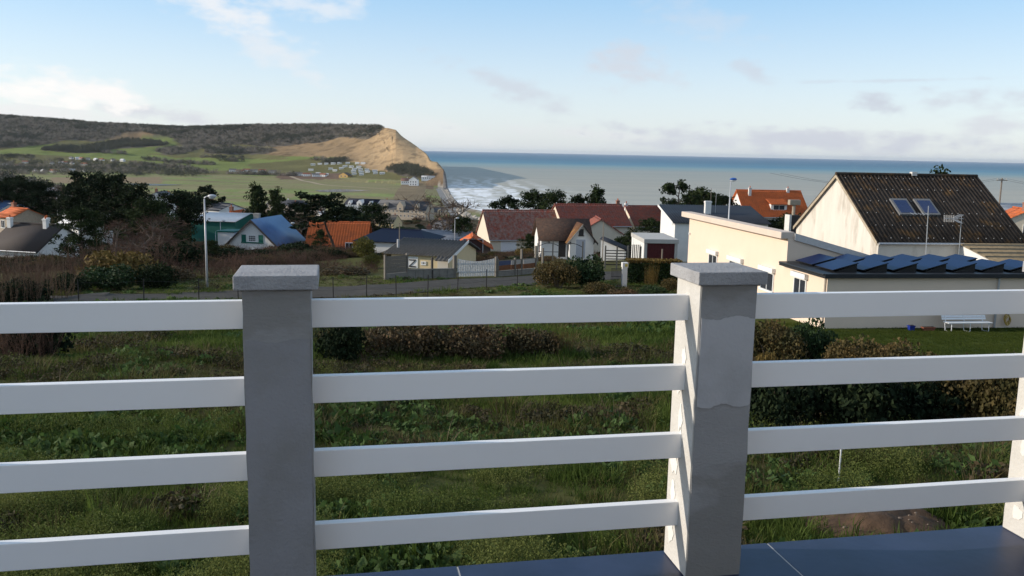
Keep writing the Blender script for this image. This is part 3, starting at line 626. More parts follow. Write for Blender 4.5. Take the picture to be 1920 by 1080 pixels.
# ---- neighbour: low cream house with dark flat annexe and panels
def neighbour():
    c = at(1545, 614, 40.); c.z = 52.1
    t = thing('bungalow', 'cream rendered bungalow with mono-pitch block and dark-roofed annexe carrying tilted solar panels', 'house', c, RZ)
    WM = mat('peach_render', (.70, .565, .45), .92, .035, .9, .1, 40.); DK = mat('anthracite_edge', (.020, .022, .026), .5, .15, 3.); WF = M_FRAME
    UX, VX = 4.6, 11.5
    MB().box(0, VX, 0, UX, -2.5, 2.44).put('wall', WM, t)
    MB().prism([(.18, -2.5), (8.2, -2.5), (8.2, 1.9), (.18, 4.05)], 'y', UX + .002, 19.2).put('wall', WM, t)
    # main roof: heavy raised edge on the high side, sheet falling away
    MB().box(-.22, .5, UX + .0, 19.75, 3.78, 4.12).put('roof_edge', mat('roof_edge_peach', (.60, .50, .42), .9, .05, 2.), t, bevel=.02)
    MB().prism([(.5, 3.90), (8.6, 1.73), (8.6, 1.93), (.5, 4.08)], 'y', UX - .02, 19.6).put('roof_slope', M_ZINC, t)
    MB().prism([(.5, 3.72), (8.6, 1.55), (8.6, 1.90), (.5, 4.05)], 'y', UX - .10, UX - .022).put('fascia', mat('fascia_grey', (.50, .49, .48), .6), t)
    # annexe roof
    r = MB().box(-.28, VX + .3, -.26, UX - .11, 2.44, 2.64).put('flat_roof', DK, t, bevel=.01)
    MB().tube([(-.30, -.2, 2.60), (-.30, UX - .2, 2.60)], .05, 6).put('gutter', DK, t)
    PG = mat('solar_glass', (.006, .015, .062), .28, .05, 3., spec=.07); PF = mat('solar_frame', (.012, .012, .013), .5)
    tilt = rad(15); w, dp = 1.32, 1.72
    for row in range(2):
        for k in range(7 if row == 0 else 6):
            x0 = .35 + k * 1.52 + row * .0; y0 = .25 + row * 2.02; dx, dz = w * math.cos(tilt), w * math.sin(tilt); z0 = 2.72
            n = (-math.sin(tilt) * .035, math.cos(tilt) * .035)
            q = [(x0, y0, z0), (x0 + dx, y0, z0 + dz), (x0 + dx, y0 + dp, z0 + dz), (x0, y0 + dp, z0)]
            pn = MB().hexa(q, [(a + n[0], b, c_ + n[1]) for a, b, c_ in q]).put('solar_panel', PF, t)
            e = .02; gx = e * math.cos(tilt); gz = e * math.sin(tilt); q2 = [(x0 + gx + n[0], y0 + e, z0 + gz + n[1]), (x0 + dx - gx + n[0], y0 + e, z0 + dz - gz + n[1]), (x0 + dx - gx + n[0], y0 + dp - e, z0 + dz - gz + n[1]), (x0 + gx + n[0], y0 + dp - e, z0 + gz + n[1])]
            MB().hexa(q2, [(a + n[0] * .12, b, c_ + n[1] * .12) for a, b, c_ in q2]).put('glass', PG, pn)
            MB().prism([(x0 + .12, 2.64), (x0 + dx - .02, 2.64), (x0 + dx - .02, z0 + dz - .03)], 'y', y0 + .08, y0 + dp - .08).put('ballast_tray', PF, pn)
    L_ = lambda a, o, z: (-o, -a, z); L2 = lambda a, o, z: (.18 - o, -a, z)
    window(t, L_, -2.6, .75, 1.3, 1.3, bars=1, box=True)
    for a, w_ in ((-6.7, 1.6), (-11., 1.9), (-14.6, 1.4)): window(t, L2, a, .75, w_, 1.05, bars=1, box=True, frame=M_FRAME)
    MB().tube([(-.07, .12, .0), (-.07, .12, 2.42)], .045, 8).put('downpipe', mat('peach_pipe', (.60, .52, .42), .6), t)
    MB().tube([(8.7, -.09, -.3), (8.7, -.09, 2.42)], .05, 8).put('downpipe', M_ZINC, t)
    MB().box(.10, .24, 18.9, 19.05, 2.62, 2.75).put('wall_lamp', M_FRAME, t)
    return t, c
nb, NBC = neighbour()
def nb_pt(v, u, z=0.): return NBC + Vector((v * math.cos(RZ) - u * math.sin(RZ), v * math.sin(RZ) + u * math.cos(RZ), z))

# bench, tubs and hose against its wall
def bench():
    p = nb_pt(5.2, -.62); px = at(1757, 622, p.y); p.x = at(1808, 620, p.y).x; p.z = zg(p.x, p.y)
    t = thing('garden_bench', 'white slatted garden bench against the cream bungalow wall', 'bench', p, RZ)
    m_ = mat('bench_white', (.70, .71, .72), .5, .05, 6.); Lh = 1.13
    for i in range(4): MB().box(-Lh, Lh, -.42 + i * .115, -.33 + i * .115, .43, .46).put('seat_slat', m_, t)
    for i in range(4):
        z = .52 + i * .105; y = .10 + i * .045; MB().hexa([(-Lh, y, z), (Lh, y, z), (Lh, y + .025, z), (-Lh, y + .025, z)], [(-Lh, y + .035, z + .085), (Lh, y + .035, z + .085), (Lh, y + .06, z + .085), (-Lh, y + .06, z + .085)]).put('back_slat', m_, t)
    for x in (-.95, 0, .95):
        MB().tube([(x, -.38, .42), (x, -.40, .02), (x, .05, .02), (x, .12, .42)], .024, 6).put('leg', m_, t)
        MB().tube([(x, -.40, .415), (x, .06, .415), (x, .29, .98)], .022, 6).put('back_support', m_, t)
bench()
def tub(px, py, label, name, m_, w, d, h):
    p = ground(px, py); t = thing(name, label, 'tub', p, RZ)
    b = MB(); k = .8; b.hexa([(-w * k, -d * k, 0), (w * k, -d * k, 0), (w * k, d * k, 0), (-w * k, d * k, 0)], [(-w, -d, h), (w, -d, h), (w, d, h), (-w, d, h)]); b.put('tub_body', m_, t)
    MB().box(-w - .02, w + .02, -d - .02, d + .02, h, h + .03).put('rim', m_, t)
    MB().box(-w + .03, w - .03, -d + .03, d - .03, h + .03, h + .045).put('soil', mat('potting_soil', (.03, .022, .016), .95), t)
tub(1708, 620, 'small blue plastic tub on the lawn by the cream wall', 'plastic_tub', mat('blue_plastic', (.012, .03, .22), .4), .13, .11, .22)
tub(1740, 620.5, 'low terracotta trough on the lawn beside the blue tub', 'planter_trough', mat('terracotta', (.22, .075, .045), .85, .15, 8.), .30, .10, .16)
def hose():
    b = nb_pt(8.1, -.06); p = at(1889, 600, b.y); b.x = p.x; b.y = NBC.y + (b.x - NBC.x) * math.tan(RZ) - .06
    t = thing('garden_hose', 'yellow garden hose coiled on a hook on the cream wall', 'hose', (b.x, b.y, p.z - .25), RZ)
    m_ = mat('hose_yellow', (.40, .27, .05), .5, .1, 9.)
    for i in range(7):
        r = .17 + .012 * (i % 3); y = -.06 - .022 * i; MB().tube([(r * .8 * math.sin(a), y + .01 * math.sin(3 * a), .32 + r * 1.25 * math.cos(a) - .02 * i) for a in np.linspace(0, 2 * math.pi, 15)], .016, 5).put('hose_loop', m_, t)
    MB().box(-.05, .05, -.22, .06, .53, .58).put('hook', M_ZINC, t)
hose()

# ---- big gable house behind, dark corrugated roof
def gable():
    base = 51.0; ne = at(1645, 452.6, 53.); fe_y = 53 + 10.6
    Wd = 10.8; he = ne.z - base; hr = he + 3.85; L = 9.9
    ux = Vector((math.cos(RZ), math.sin(RZ), 0)); uy = Vector((-math.sin(RZ), math.cos(RZ), 0))
    c = Vector((ne.x, ne.y, base)) + uy * (Wd / 2) + ux * (L / 2 + .1)
    STW = mat('stained_limewash', (.60, .555, .49), .95, .10, 1.0, .3, 12., .1, col2=(.43, .39, .33), mix=.585, mscale=.9, sharp=.07, detail=8, stretch=(1, 1.3, .35))
    t = house('gabled_house', 'tall gabled house with stained pale end wall and dark corrugated roof beyond the bungalow', c, RZ, L, Wd, he, hr, STW, R_FIBRE, 'bigcorr', ov=.12, ovx=.18, gutter=False, barge=mat('verge_tan', (.36, .30, .22), .95, .3, 6.))
    kx = (hr - he) / (Wd / 2)
    def rp(x, s): return (x, -s, hr - kx * s)          # point on the near slope, s metres out from the ridge
    for x in (-1.95, -.30):
        w, s0, s1 = .58, 2.15, 3.45; n = Vector((0, -kx, 1)).normalized()
        n = Vector((0, -math.sin(math.atan(kx)), math.cos(math.atan(kx))))
        q = [Vector(rp(x - w, s0)), Vector(rp(x + w, s0)), Vector(rp(x + w, s1)), Vector(rp(x - w, s1))]
        f = MB().hexa([p_ for p_ in q], [p_ + n * .20 for p_ in q]).put('skylight', mat('skylight_frame', (.16, .16, .16), .6), t)
        q2 = [Vector(rp(x - w + .14, s0 + .16)), Vector(rp(x + w - .14, s0 + .16)), Vector(rp(x + w - .14, s1 - .12)), Vector(rp(x - w + .14, s1 - .12))]
        MB().hexa([p_ + n * .19 for p_ in q2], [p_ + n * .215 for p_ in q2]).put('pane', mat('skylight_glass', (.02, .035, .10), .08, spec=.8), f)
    MB().tube([(-L / 2 - .1, -Wd / 2 - .2, he - .12), (.6, -Wd / 2 - .2, he - .12)], .07, 8).put('gutter', M_ZINC, t)
    MB().box(.25, .62, -.15, .15, hr + .05, hr + .30).put('ridge_vent', M_CHIM, t)
    bl = MB(); bn = Vector((0, -math.sin(math.atan(kx)), math.cos(math.atan(kx))))
    for r_ in range(6):
        for q_ in range(17):
            if prs.random() < .2: continue
            b_ = Vector(rp(-L / 2 + .35 + q_ * (L - .7) / 16 + prs.uniform(-.12, .12), .35 + r_ * .98)) + bn * .10; s_ = .018
            bl.hexa([b_ + Vector((-s_, -s_, 0)), b_ + Vector((s_, -s_, 0)), b_ + Vector((s_, s_, 0)), b_ + Vector((-s_, s_, 0))], [b_ + Vector((-s_, -s_, .05)), b_ + Vector((s_, -s_, .05)), b_ + Vector((s_, s_, .05)), b_ + Vector((-s_, s_, .05))])
    tag(bl.put('roof_bolts', mat('bolt_caps', (.38, .38, .38), .6), t), kind='stuff')
    # lean-to with mossy tan roof in front of its right half
    lt = thing('lean_to', 'low outbuilding with tan lichened roof between bungalow and corrugated-roof house', 'outbuilding', c, RZ)
    x0 = (at(1800, 455, 52).x - c.x); MB().prism([(-Wd / 2 - .02, he - .2), (-Wd / 2 - 6.2, he - 1.55), (-Wd / 2 - 6.2, -1.5), (-Wd / 2 - .02, -1.5)], 'x', x0 + .15, x0 + 9).put('wall', M_WALLW, lt)
    sheet(9.4, (-Wd / 2 - .05, he - .12), (-Wd / 2 - 6.5, he - 1.50), 'course', R_TAN, 'roof_slope', lt, x0=x0)
    return t, c, rp
gt, GC, grp = gable()
def gpt(x, y, z): return GC + Vector((x * math.cos(RZ) - y * math.sin(RZ), x * math.sin(RZ) + y * math.cos(RZ), z))
M_ALU = mat('aluminium', (.50, .51, .52), .4, .1, 8., metal=.6)
def antenna_a():
    b = at(1738, 470, 51.); tp = at(1741, 386, 51.); t = thing('television_aerial', 'plain aerial mast with short dipole standing in front of the skylights', 'aerial', b)
    MB().tube([(0, 0, -1.6), tuple(tp - b)], [.03, .022], 6).put('mast', M_ALU, t)
    h = at(1740, 402, 51.) - b; MB().tube([tuple(h + Vector((-.95, .1, .02))), tuple(h + Vector((.1, 0, 0)))], .014, 5).put('boom', M_ALU, t)
    for i in range(5): c = h + Vector((-.9 + i * .22, .08, .02)); MB().tube([tuple(c + Vector((0, -.22, -.05))), tuple(c + Vector((0, .22, .05)))], .008, 4).put('element', M_ALU, t)
def antenna_b():
    b = at(1799, 480, 50.); tp = at(1803, 405, 50.); t = thing('yagi_aerial', 'pale comb-shaped yagi aerial on a thin mast above the lean-to', 'aerial', b)
    MB().tube([(0, 0, -1.6), tuple(tp - b)], [.024, .018], 6).put('mast', M_ALU, t)
    h = tp - b + Vector((0, 0, -.16)); MB().tube([tuple(h + Vector((-1.0, .0, .0))), tuple(h + Vector((.12, 0, 0)))], .016, 5).put('boom', M_ALU, t)
    for s in (-1, 1):
        for i in range(7): c = h + Vector((-.35 + i * .055, 0, s * (.05 + .03 * i))); MB().tube([tuple(c + Vector((0, -.3, 0))), tuple(c + Vector((0, .3, 0)))], .008, 4).put('reflector_rod', M_ALU, t)
    for i in range(6): c = h + Vector((-.98 + i * .11, 0, 0)); MB().tube([tuple(c + Vector((0, -.04, -.20))), tuple(c + Vector((0, .04, .20)))], .009, 4).put('element', M_ALU, t)
antenna_a(); antenna_b()

# ---- white house, grey mono-pitch corrugated roof
def slate_white():
    ne = at(1266, 417, 88.); far = at(1231, 385.5, 94.2); base = zg(ne.x, 90.)
    t = thing('white_house', 'white house with grey corrugated single-slope roof behind the bungalow', 'house', (ne.x, ne.y, base), rad(4.))
    Wd = 6.2; he = ne.z - base; hr = far.z - base; L = 9.6
    MB().prism([(0, -3), (Wd, -3), (Wd, hr), (0, he)], 'x', 0, L).put('wall', M_WALLW, t)
    sheet(L + .5, (Wd + .25, hr + .06), (-.3, he - .06), 'bigcorr', R_GREYCORR, 'roof_slope', t, x0=-.3)
    MB().hexa([(-.34, -.3, he - .22), (-.27, -.3, he - .22), (-.27, Wd + .25, hr - .08), (-.34, Wd + .25, hr - .08)], [(-.34, -.3, he + .02), (-.27, -.3, he + .02), (-.27, Wd + .25, hr + .16), (-.34, Wd + .25, hr + .16)]).put('barge_board', M_WALLW, t)
    cx = 4.2; chimney(t, cx, 3.2, he, hr + .75, .62, .5, M_WALLW, 0)
    MB().tube([(cx + .9, 3.4, he), (cx + .9, 3.4, hr + 2.0)], .02, 5).put('aerial_mast', M_ALU, t)
slate_white()
def lit_garage():
    c = at(1208, 489, 79.); c.z = zg(c.x, 79.); t = thing('garage', 'flat-roofed white garage with dark red door and pale panelled side', 'garage', c, rad(3))
    RD = mat('dark_red_door', (.075, .012, .014), .6, .2, 6.); PN = mat('white_panel', (.64, .64, .62), .8, .05, 4.); GF = mat('grey_fascia', (.42, .41, .39), .9, .08, 3.)
    h = 2.62; Wf = 2.95; D = 6.2
    for k in range(6): MB().box(-.06, .0, k * D / 6 + .015, (k + 1) * D / 6 - .015, -2, h - .12).put('panel', PN, t)
    MB().box(.0, Wf, .16, D, -2, h - .12).put('wall', PN, t)
    MB().box(-.07, .2, -.05, .16, -2, h - .4).put('post', GF, t); MB().box(Wf - .2, Wf + .05, -.05, .16, -2, h - .4).put('post', GF, t)
    MB().box(-.12, Wf + .12, -.14, D + .1, h - .38, h).put('roof_edge', GF, t, bevel=.015)
    MB().box(.2, Wf - .2, .06, .12, -1., h - .4).put('door', RD, t)
    for k in range(9): MB().box(.22 + k * .28, .25 + k * .28, .035, .06, -1., h - .42).put('door_rib', RD, t)
lit_garage()

# ---- orange villa with dormer
def villa():
    r0 = at(1389, 357, 150.); ev = at(1450, 403.5, 144.5); base = zg(r0.x, 150.); L = 10.6
    c = Vector((at(1441, 357, 150.).x, 150., base)); hr = r0.z - base; he = ev.z - base
    t = house('villa', 'white villa with bright orange tiled roof and dormer against the sea', c, rad(4), L, 9.6, he, hr, M_WALLW, R_ORANGE, 'tile', ov=.5, ovx=.35, base=4)
    k = (hr - he) / 4.8
    d = MB(); dx = .55; w = 1.35; y0 = -3.9; zf = hr - k * 1.2
    z0 = hr - k * 3.9
    MB().box(dx - w, dx + w, y0, -1.2, z0 - .1, z0 + 1.0).put('dormer_wall', M_WALLW, t)
    sheet(2 * w + .5, (-.7, z0 + 2.0), (y0 - .45, z0 + .98), 'tile', R_ORANGE, 'dormer_roof', t, x0=dx - w - .25)
    window(t, lambda a, o, z: (dx + a, y0 - o, z), 0, z0 + .05, 2.0, .85, bars=1)
    for x, y in ((-3.6, -1.0), (3.3, -.2)): chimney(t, x, y, hr - 1.5, hr + .55, .45, .45, M_CHIM, 1)
    window(t, facemap('l', L, 9.6), 0, he - 1.2, 1.1, 1.2)
villa()
# square chimney stack with cowl just this side of the villa
def stack():
    b = at(1484, 438, 72.); b.z = zg(b.x, 72.); t = thing('chimney_stack', 'tall dark chimney stack with pale capping behind the bungalow roof', 'chimney', b, RZ)
    h = at(1484, 403, 72.).z - b.z; h2 = at(1484, 374, 72.).z - b.z
    MB().box(-.45, .45, -.4, .4, -1, h).put('shaft', mat('soot_brick', (.05, .045, .045), .95, .3, 8., .3), t)
    MB().box(-.47, -.28, -.42, .42, -1, h + .02).put('render_strip', M_CHIM, t)
    CT = mat('tan_cowl', (.33, .28, .22), .9, .15, 6.); MB().tube([(0.05, 0, h), (.05, 0, h2 - .4)], .14, 8).put('flue', CT, t); MB().box(-.42, .52, -.22, .22, h2 - .45, h2 - .02).put('cowl', CT, t, bevel=.05)
stack()

# ---- white cottage with brown roof and cross gable
def cottage():
    d = 92.; ap = at(1092.7, 419, d); el_ = at(1063, 452.5, d); er = at(1119, 453.7, d); c = Vector(((el_.x + er.x) / 2, d, 0)); base = zg(c.x, d) + .2
    Wg = er.x - el_.x - .6; he = el_.z - base + .25; hr = ap.z - base
    t = thing('cottage', 'white cottage with mossy brown roof and steep front gable', 'cottage', (c.x, c.y, base), rad(7))
    Dp = 4.6; xl = at(1018, 450, d + 1).x - c.x - .1
    # main range behind, ridge along x
    MB().prism([(1.0, -2.5), (Dp + 1.2, -2.5), (Dp + 1.2, he), (Dp / 2 + 1.1, hr + .18), (1.0, he)], 'x', xl, Wg / 2 - .05).put('wall', M_WALLW, t)
    sheet(Wg / 2 - xl + .5, (Dp / 2 + 1.1, hr + .20), (.62, he - .28), 'plain', R_BROWN, 'roof_slope', t, x0=xl - .35); sheet(Wg / 2 - xl + .5, (Dp / 2 + 1.1, hr + .20), (Dp + 1.6, he - .28), 'plain', R_BROWN, 'roof_slope', t, x0=xl - .35)
    # cross gable: build along y
    MB().prism([(-Wg / 2, -2.5), (Wg / 2, -2.5), (Wg / 2, he), (0, hr - .12), (-Wg / 2, he)], 'y', 0, 3.2).put('front_gable', M_WALLW, t)
    LG = mat('lichen_tiles', (.17, .085, .05), .9, .3, 5., .2, 20., .1, col2=(.34, .20, .04), mix=.6, mscale=1.3)
    for s in (-1, 1):
        k = (hr - .12 - he) / (Wg / 2); xe = s * (Wg / 2 + .38); ze = he - k * .38; ze2 = ze
        o = sheet(3.6, (0, hr - .10), (abs(xe), ze), 'plain', LG, 'gable_roof', t, x0=0.); o.rotation_euler = (0, 0, rad(-90) if s > 0 else rad(90)); o.location = (0, 3.2 if s > 0 else -.4, 0)
        MB().hexa([(0, -.45, hr - .24), (0, -.40, hr - .24), (xe, -.40, ze - .16), (xe, -.45, ze - .16)], [(0, -.45, hr - .02), (0, -.40, hr - .02), (xe, -.40, ze + .06), (xe, -.45, ze + .06)]).put('barge_board', M_DARKF if s > 0 else mat('pale_board', (.35, .32, .28), .9), t)  # left board much paler than the right one
        MB().hexa([(s * (Wg / 2 - .05), -.38, he - .35), (s * (Wg / 2 + .03), -.38, he - .35), (s * (Wg / 2 + .03), .02, he - .55), (s * (Wg / 2 - .05), .02, he - .55)], [(s * (Wg / 2 - .05), -.38, he - .23), (s * (Wg / 2 + .03), -.38, he - .23), (s * (Wg / 2 + .03), .02, he - .43), (s * (Wg / 2 - .05), .02, he - .43)]).put('bracket', M_DARKF, t)
    F = lambda a, o, z: (a, -o, z)
    window(t, F, -.1, he + .35, .5, .72, frame=M_DARKF, bars=0)
    door(t, F, -.12, 1.0, 2.0, mat('grey_blue_shutter', (.36, .39, .45), .7, .1, 6.), .0)
    G = lambda a, o, z: (a, 1. - o, z)
    door(t, G, -Wg / 2 - .65, .8, 2.0, M_DARKF, .0); MB().box(-Wg / 2 - 2.1, -Wg / 2 - 2.05, .8, 1.0, he - .55, he - .25).put('wall_lamp', M_DARKF, t)
    lf = lambda a, o, z: (xl - o, 3.4 - a, z); window(t, lf, 1., .4, .7, 1.3, shutter=mat('oxblood_shutter', (.06, .015, .012), .7))
    # little lean-to with ribbed roof
    s = thing('garden_shed', 'small white shed with dark ribbed roof beside the cottage', 'shed', (at(1128, 480, 89).x, 89., zg(at(1128, 480, 89).x, 89.)), rad(-12))
    MB().prism([(0, -1), (2.4, -1), (2.4, 1.35), (0, 2.25)], 'y', -1.1, 1.1).put('wall', M_WALLW, s)
    o = sheet(2.6, (-.12, 2.34), (2.65, 1.28), 'bigcorr', R_GREYCORR, 'roof_slope', s, x0=-1.3); o.rotation_euler = (0, 0, rad(-90))
cottage()

# ---- long house in three steps under red tiles
def red_houses():
    d = 120.
    def blk(name, label, xa, xb, yr, ye, dd, wm, rm, Wd, kind='tile', rz=2., base=4, he2=None):
        a, b = at(xa, yr, dd + Wd / 2), at(xb, yr, dd + Wd / 2); e = at((xa + xb) / 2, ye, dd); cx = (a.x + b.x) / 2; g = zg(cx, dd)
        return house(name, label, (cx, dd + Wd / 2, g), rad(rz), b.x - a.x, Wd, e.z - g + .2, a.z - g, wm, rm, kind, ov=.35, ovx=.2, base=base, he2=he2, barge=None), g, b.x - a.x
    t, g, L = blk('long_house', 'cream house with long lichened red tile roof and white garage door', 906, 1040, 394, 449, d, M_CREAM, R_REDLICHEN, 9.6, rz=13.)
    f = facemap('f', L, 9.6); xg = at(938, 470, d).x - (at(906, 394, d + 4.8).x + at(1040, 394, d + 4.8).x) / 2
    door(t, f, xg, 2.1, 1.75, mat('garage_white', (.66, .67, .70), .6, .04, 4.), .0, name='garage_door')
    t, g, L = blk('middle_house', 'middle house of the red-roofed row, its ridge one step higher', 1040, 1166, 383, 424, d + 2, M_CREAM, R_RED, 9., rz=12.)
    f = facemap('f', L, 9.); door(t, f, 2.6, .9, 1.9, M_FRAME)
    MB().prism([(-4.9, .2), (-3.1, .2), (-3.1, 0), (-4.9, 0)], 'x', 0, 1).put('step', M_CHIM, t)
    ch = [(-4.4, .1), (4.4, .1)]
    chimney(t, 4.5, .1, 3.5, at(1166, 376, d + 7).z - g, .45, .45, M_BRICK)
    # projecting wing of the middle house
    p = at(1140, 436, d - 5); wz = zg(p.x, d - 5); w = house('side_wing', 'low red-tiled wing in front of the stepped red-roofed row', (at(1122, 430, d - 3.).x, d - 2.5, wz), rad(92), 5.2, 5.6, at(1140, 438, d - 3).z - wz + .2, at(1122, 410, d - 3).z - wz, M_CREAM, R_RED, 'tile', ov=.3, base=3)
    t, g, L = blk('end_house', 'far end house of the red-roofed row, half hidden by conifers', 1172, 1236, 386.5, 425, d + 8, M_CREAM, R_RED, 9., rz=12.)
    chimney(t, -2.5, .1, 3, at(1180, 381, d + 12).z - g, .4, .4, M_WALLW)
    # small brick garage with orange roof at the left end
    p = at(884, 452, 108.); g = zg(p.x, 108.)
    t = house('brick_garage', 'small dark brick garage with orange gable roof below the cream house', (p.x, 111., g), rad(94), 5., 4.4, at(900, 466, 108).z - g, at(884, 446, 108).z - g, mat('dark_brick', (.10, .07, .055), .95, .25, 8., .3), R_ORANGE, 'tile', ov=.3, base=3)
    door(t, lambda a, o, z: (-2.5 - o, -a, z), 0, 2.4, 1.7, mat('garage_brown', (.05, .02, .018), .7), name='garage_door')
red_houses()

# ---- little cream building with corrugated roof by the lane
def cabin():
    d = 71.; e0, e1 = at(741, 476, d), at(822, 476, d); r0 = at(730, 448, d + 4.); g = zg(e0.x, d); L = at(858, 447.6, d + 4).x - r0.x
    t = thing('cabin', 'small cream cabin with grey corrugated roof beside the lane', 'cabin', (r0.x + .1, d + 1.0, g), rad(-16)); he = e0.z - g; hr = r0.z - g
    CW = mat('butter_render', (.62, .50, .31), .92, .05, 2., .1)
    MB().prism([(0, -1.5), (7.0, -1.5), (7.0, hr - 1.), (4.0, hr - .08), (0, he - .03)], 'x', .55, L - .3).put('wall', CW, t)
    sheet(L, (4.0, hr), (-.32, he - .08), 'bigcorr', R_ASH, 'roof_slope', t, x0=0.); sheet(L, (4.0, hr), (7.4, hr - 1.1), 'bigcorr', R_ASH, 'roof_slope', t, x0=0.)
    # right-hand part of the roof carries on lower
    o = sheet(1.05, (-.32, he - .10), (-1.0, he - .36), 'bigcorr', R_ASH, 'porch_roof', t, x0=L - 1.1)
    MB().hexa([(L + .01, 4., hr - .1), (L + .06, 4., hr - .1), (L + .06, -1.0, he - .48), (L + .01, -1.0, he - .48)], [(L + .01, 4., hr + .12), (L + .06, 4., hr + .12), (L + .06, -1.0, he - .22), (L + .01, -1.0, he - .22)]).put('barge_board', M_FRAME, t)
    F = lambda a, o_, z: (a, -o_, z)
    X = lambda px: (at(px, 495, d).x - r0.x)
    dr = door(t, F, X(772.5), .82, 1.75, mat('door_white', (.70, .70, .69), .7, .05, 5.), he - 2.05, frame=M_FRAME)
    for (a0, z0, a1, z1) in ((-.3, .55, .3, .55), (-.3, .95, .3, .95), (-.3, 1.5, .3, 1.5), (-.28, .97, .28, 1.48), (-.28, .12, .28, .53)):
        zb = he - 2.05; xx = X(772.5); MB().hexa([(xx + a0, -.035, zb + z0), (xx + a1, -.035, zb + z1), (xx + a1, -.07, zb + z1), (xx + a0, -.07, zb + z0)], [(xx + a0, -.035, zb + z0 + .09), (xx + a1, -.035, zb + z1 + .09), (xx + a1, -.07, zb + z1 + .09), (xx + a0, -.07, zb + z0 + .09)]).put('brace', M_DARKF, dr)
    w = window(t, F, X(795), he - .86, .46, .28, frame=M_FRAME, bars=2, sill=False)
    sh = MB().box(X(823), X(844), -.07, -.002, he - 2.0, he - .45).put('roller_shutter', mat('shutter_ivory', (.60, .55, .48), .7, .03, 5.), t)
    MB().box(X(822), X(845), -.10, -.002, he - .45, he - .22).put('shutter_box', M_FRAME, t)
    MB().tube([(.62, 1.2, he + .3), (.62, 1.2, he + 1.0)], .11, 8).put('flue', M_ZINC, t)
cabin()
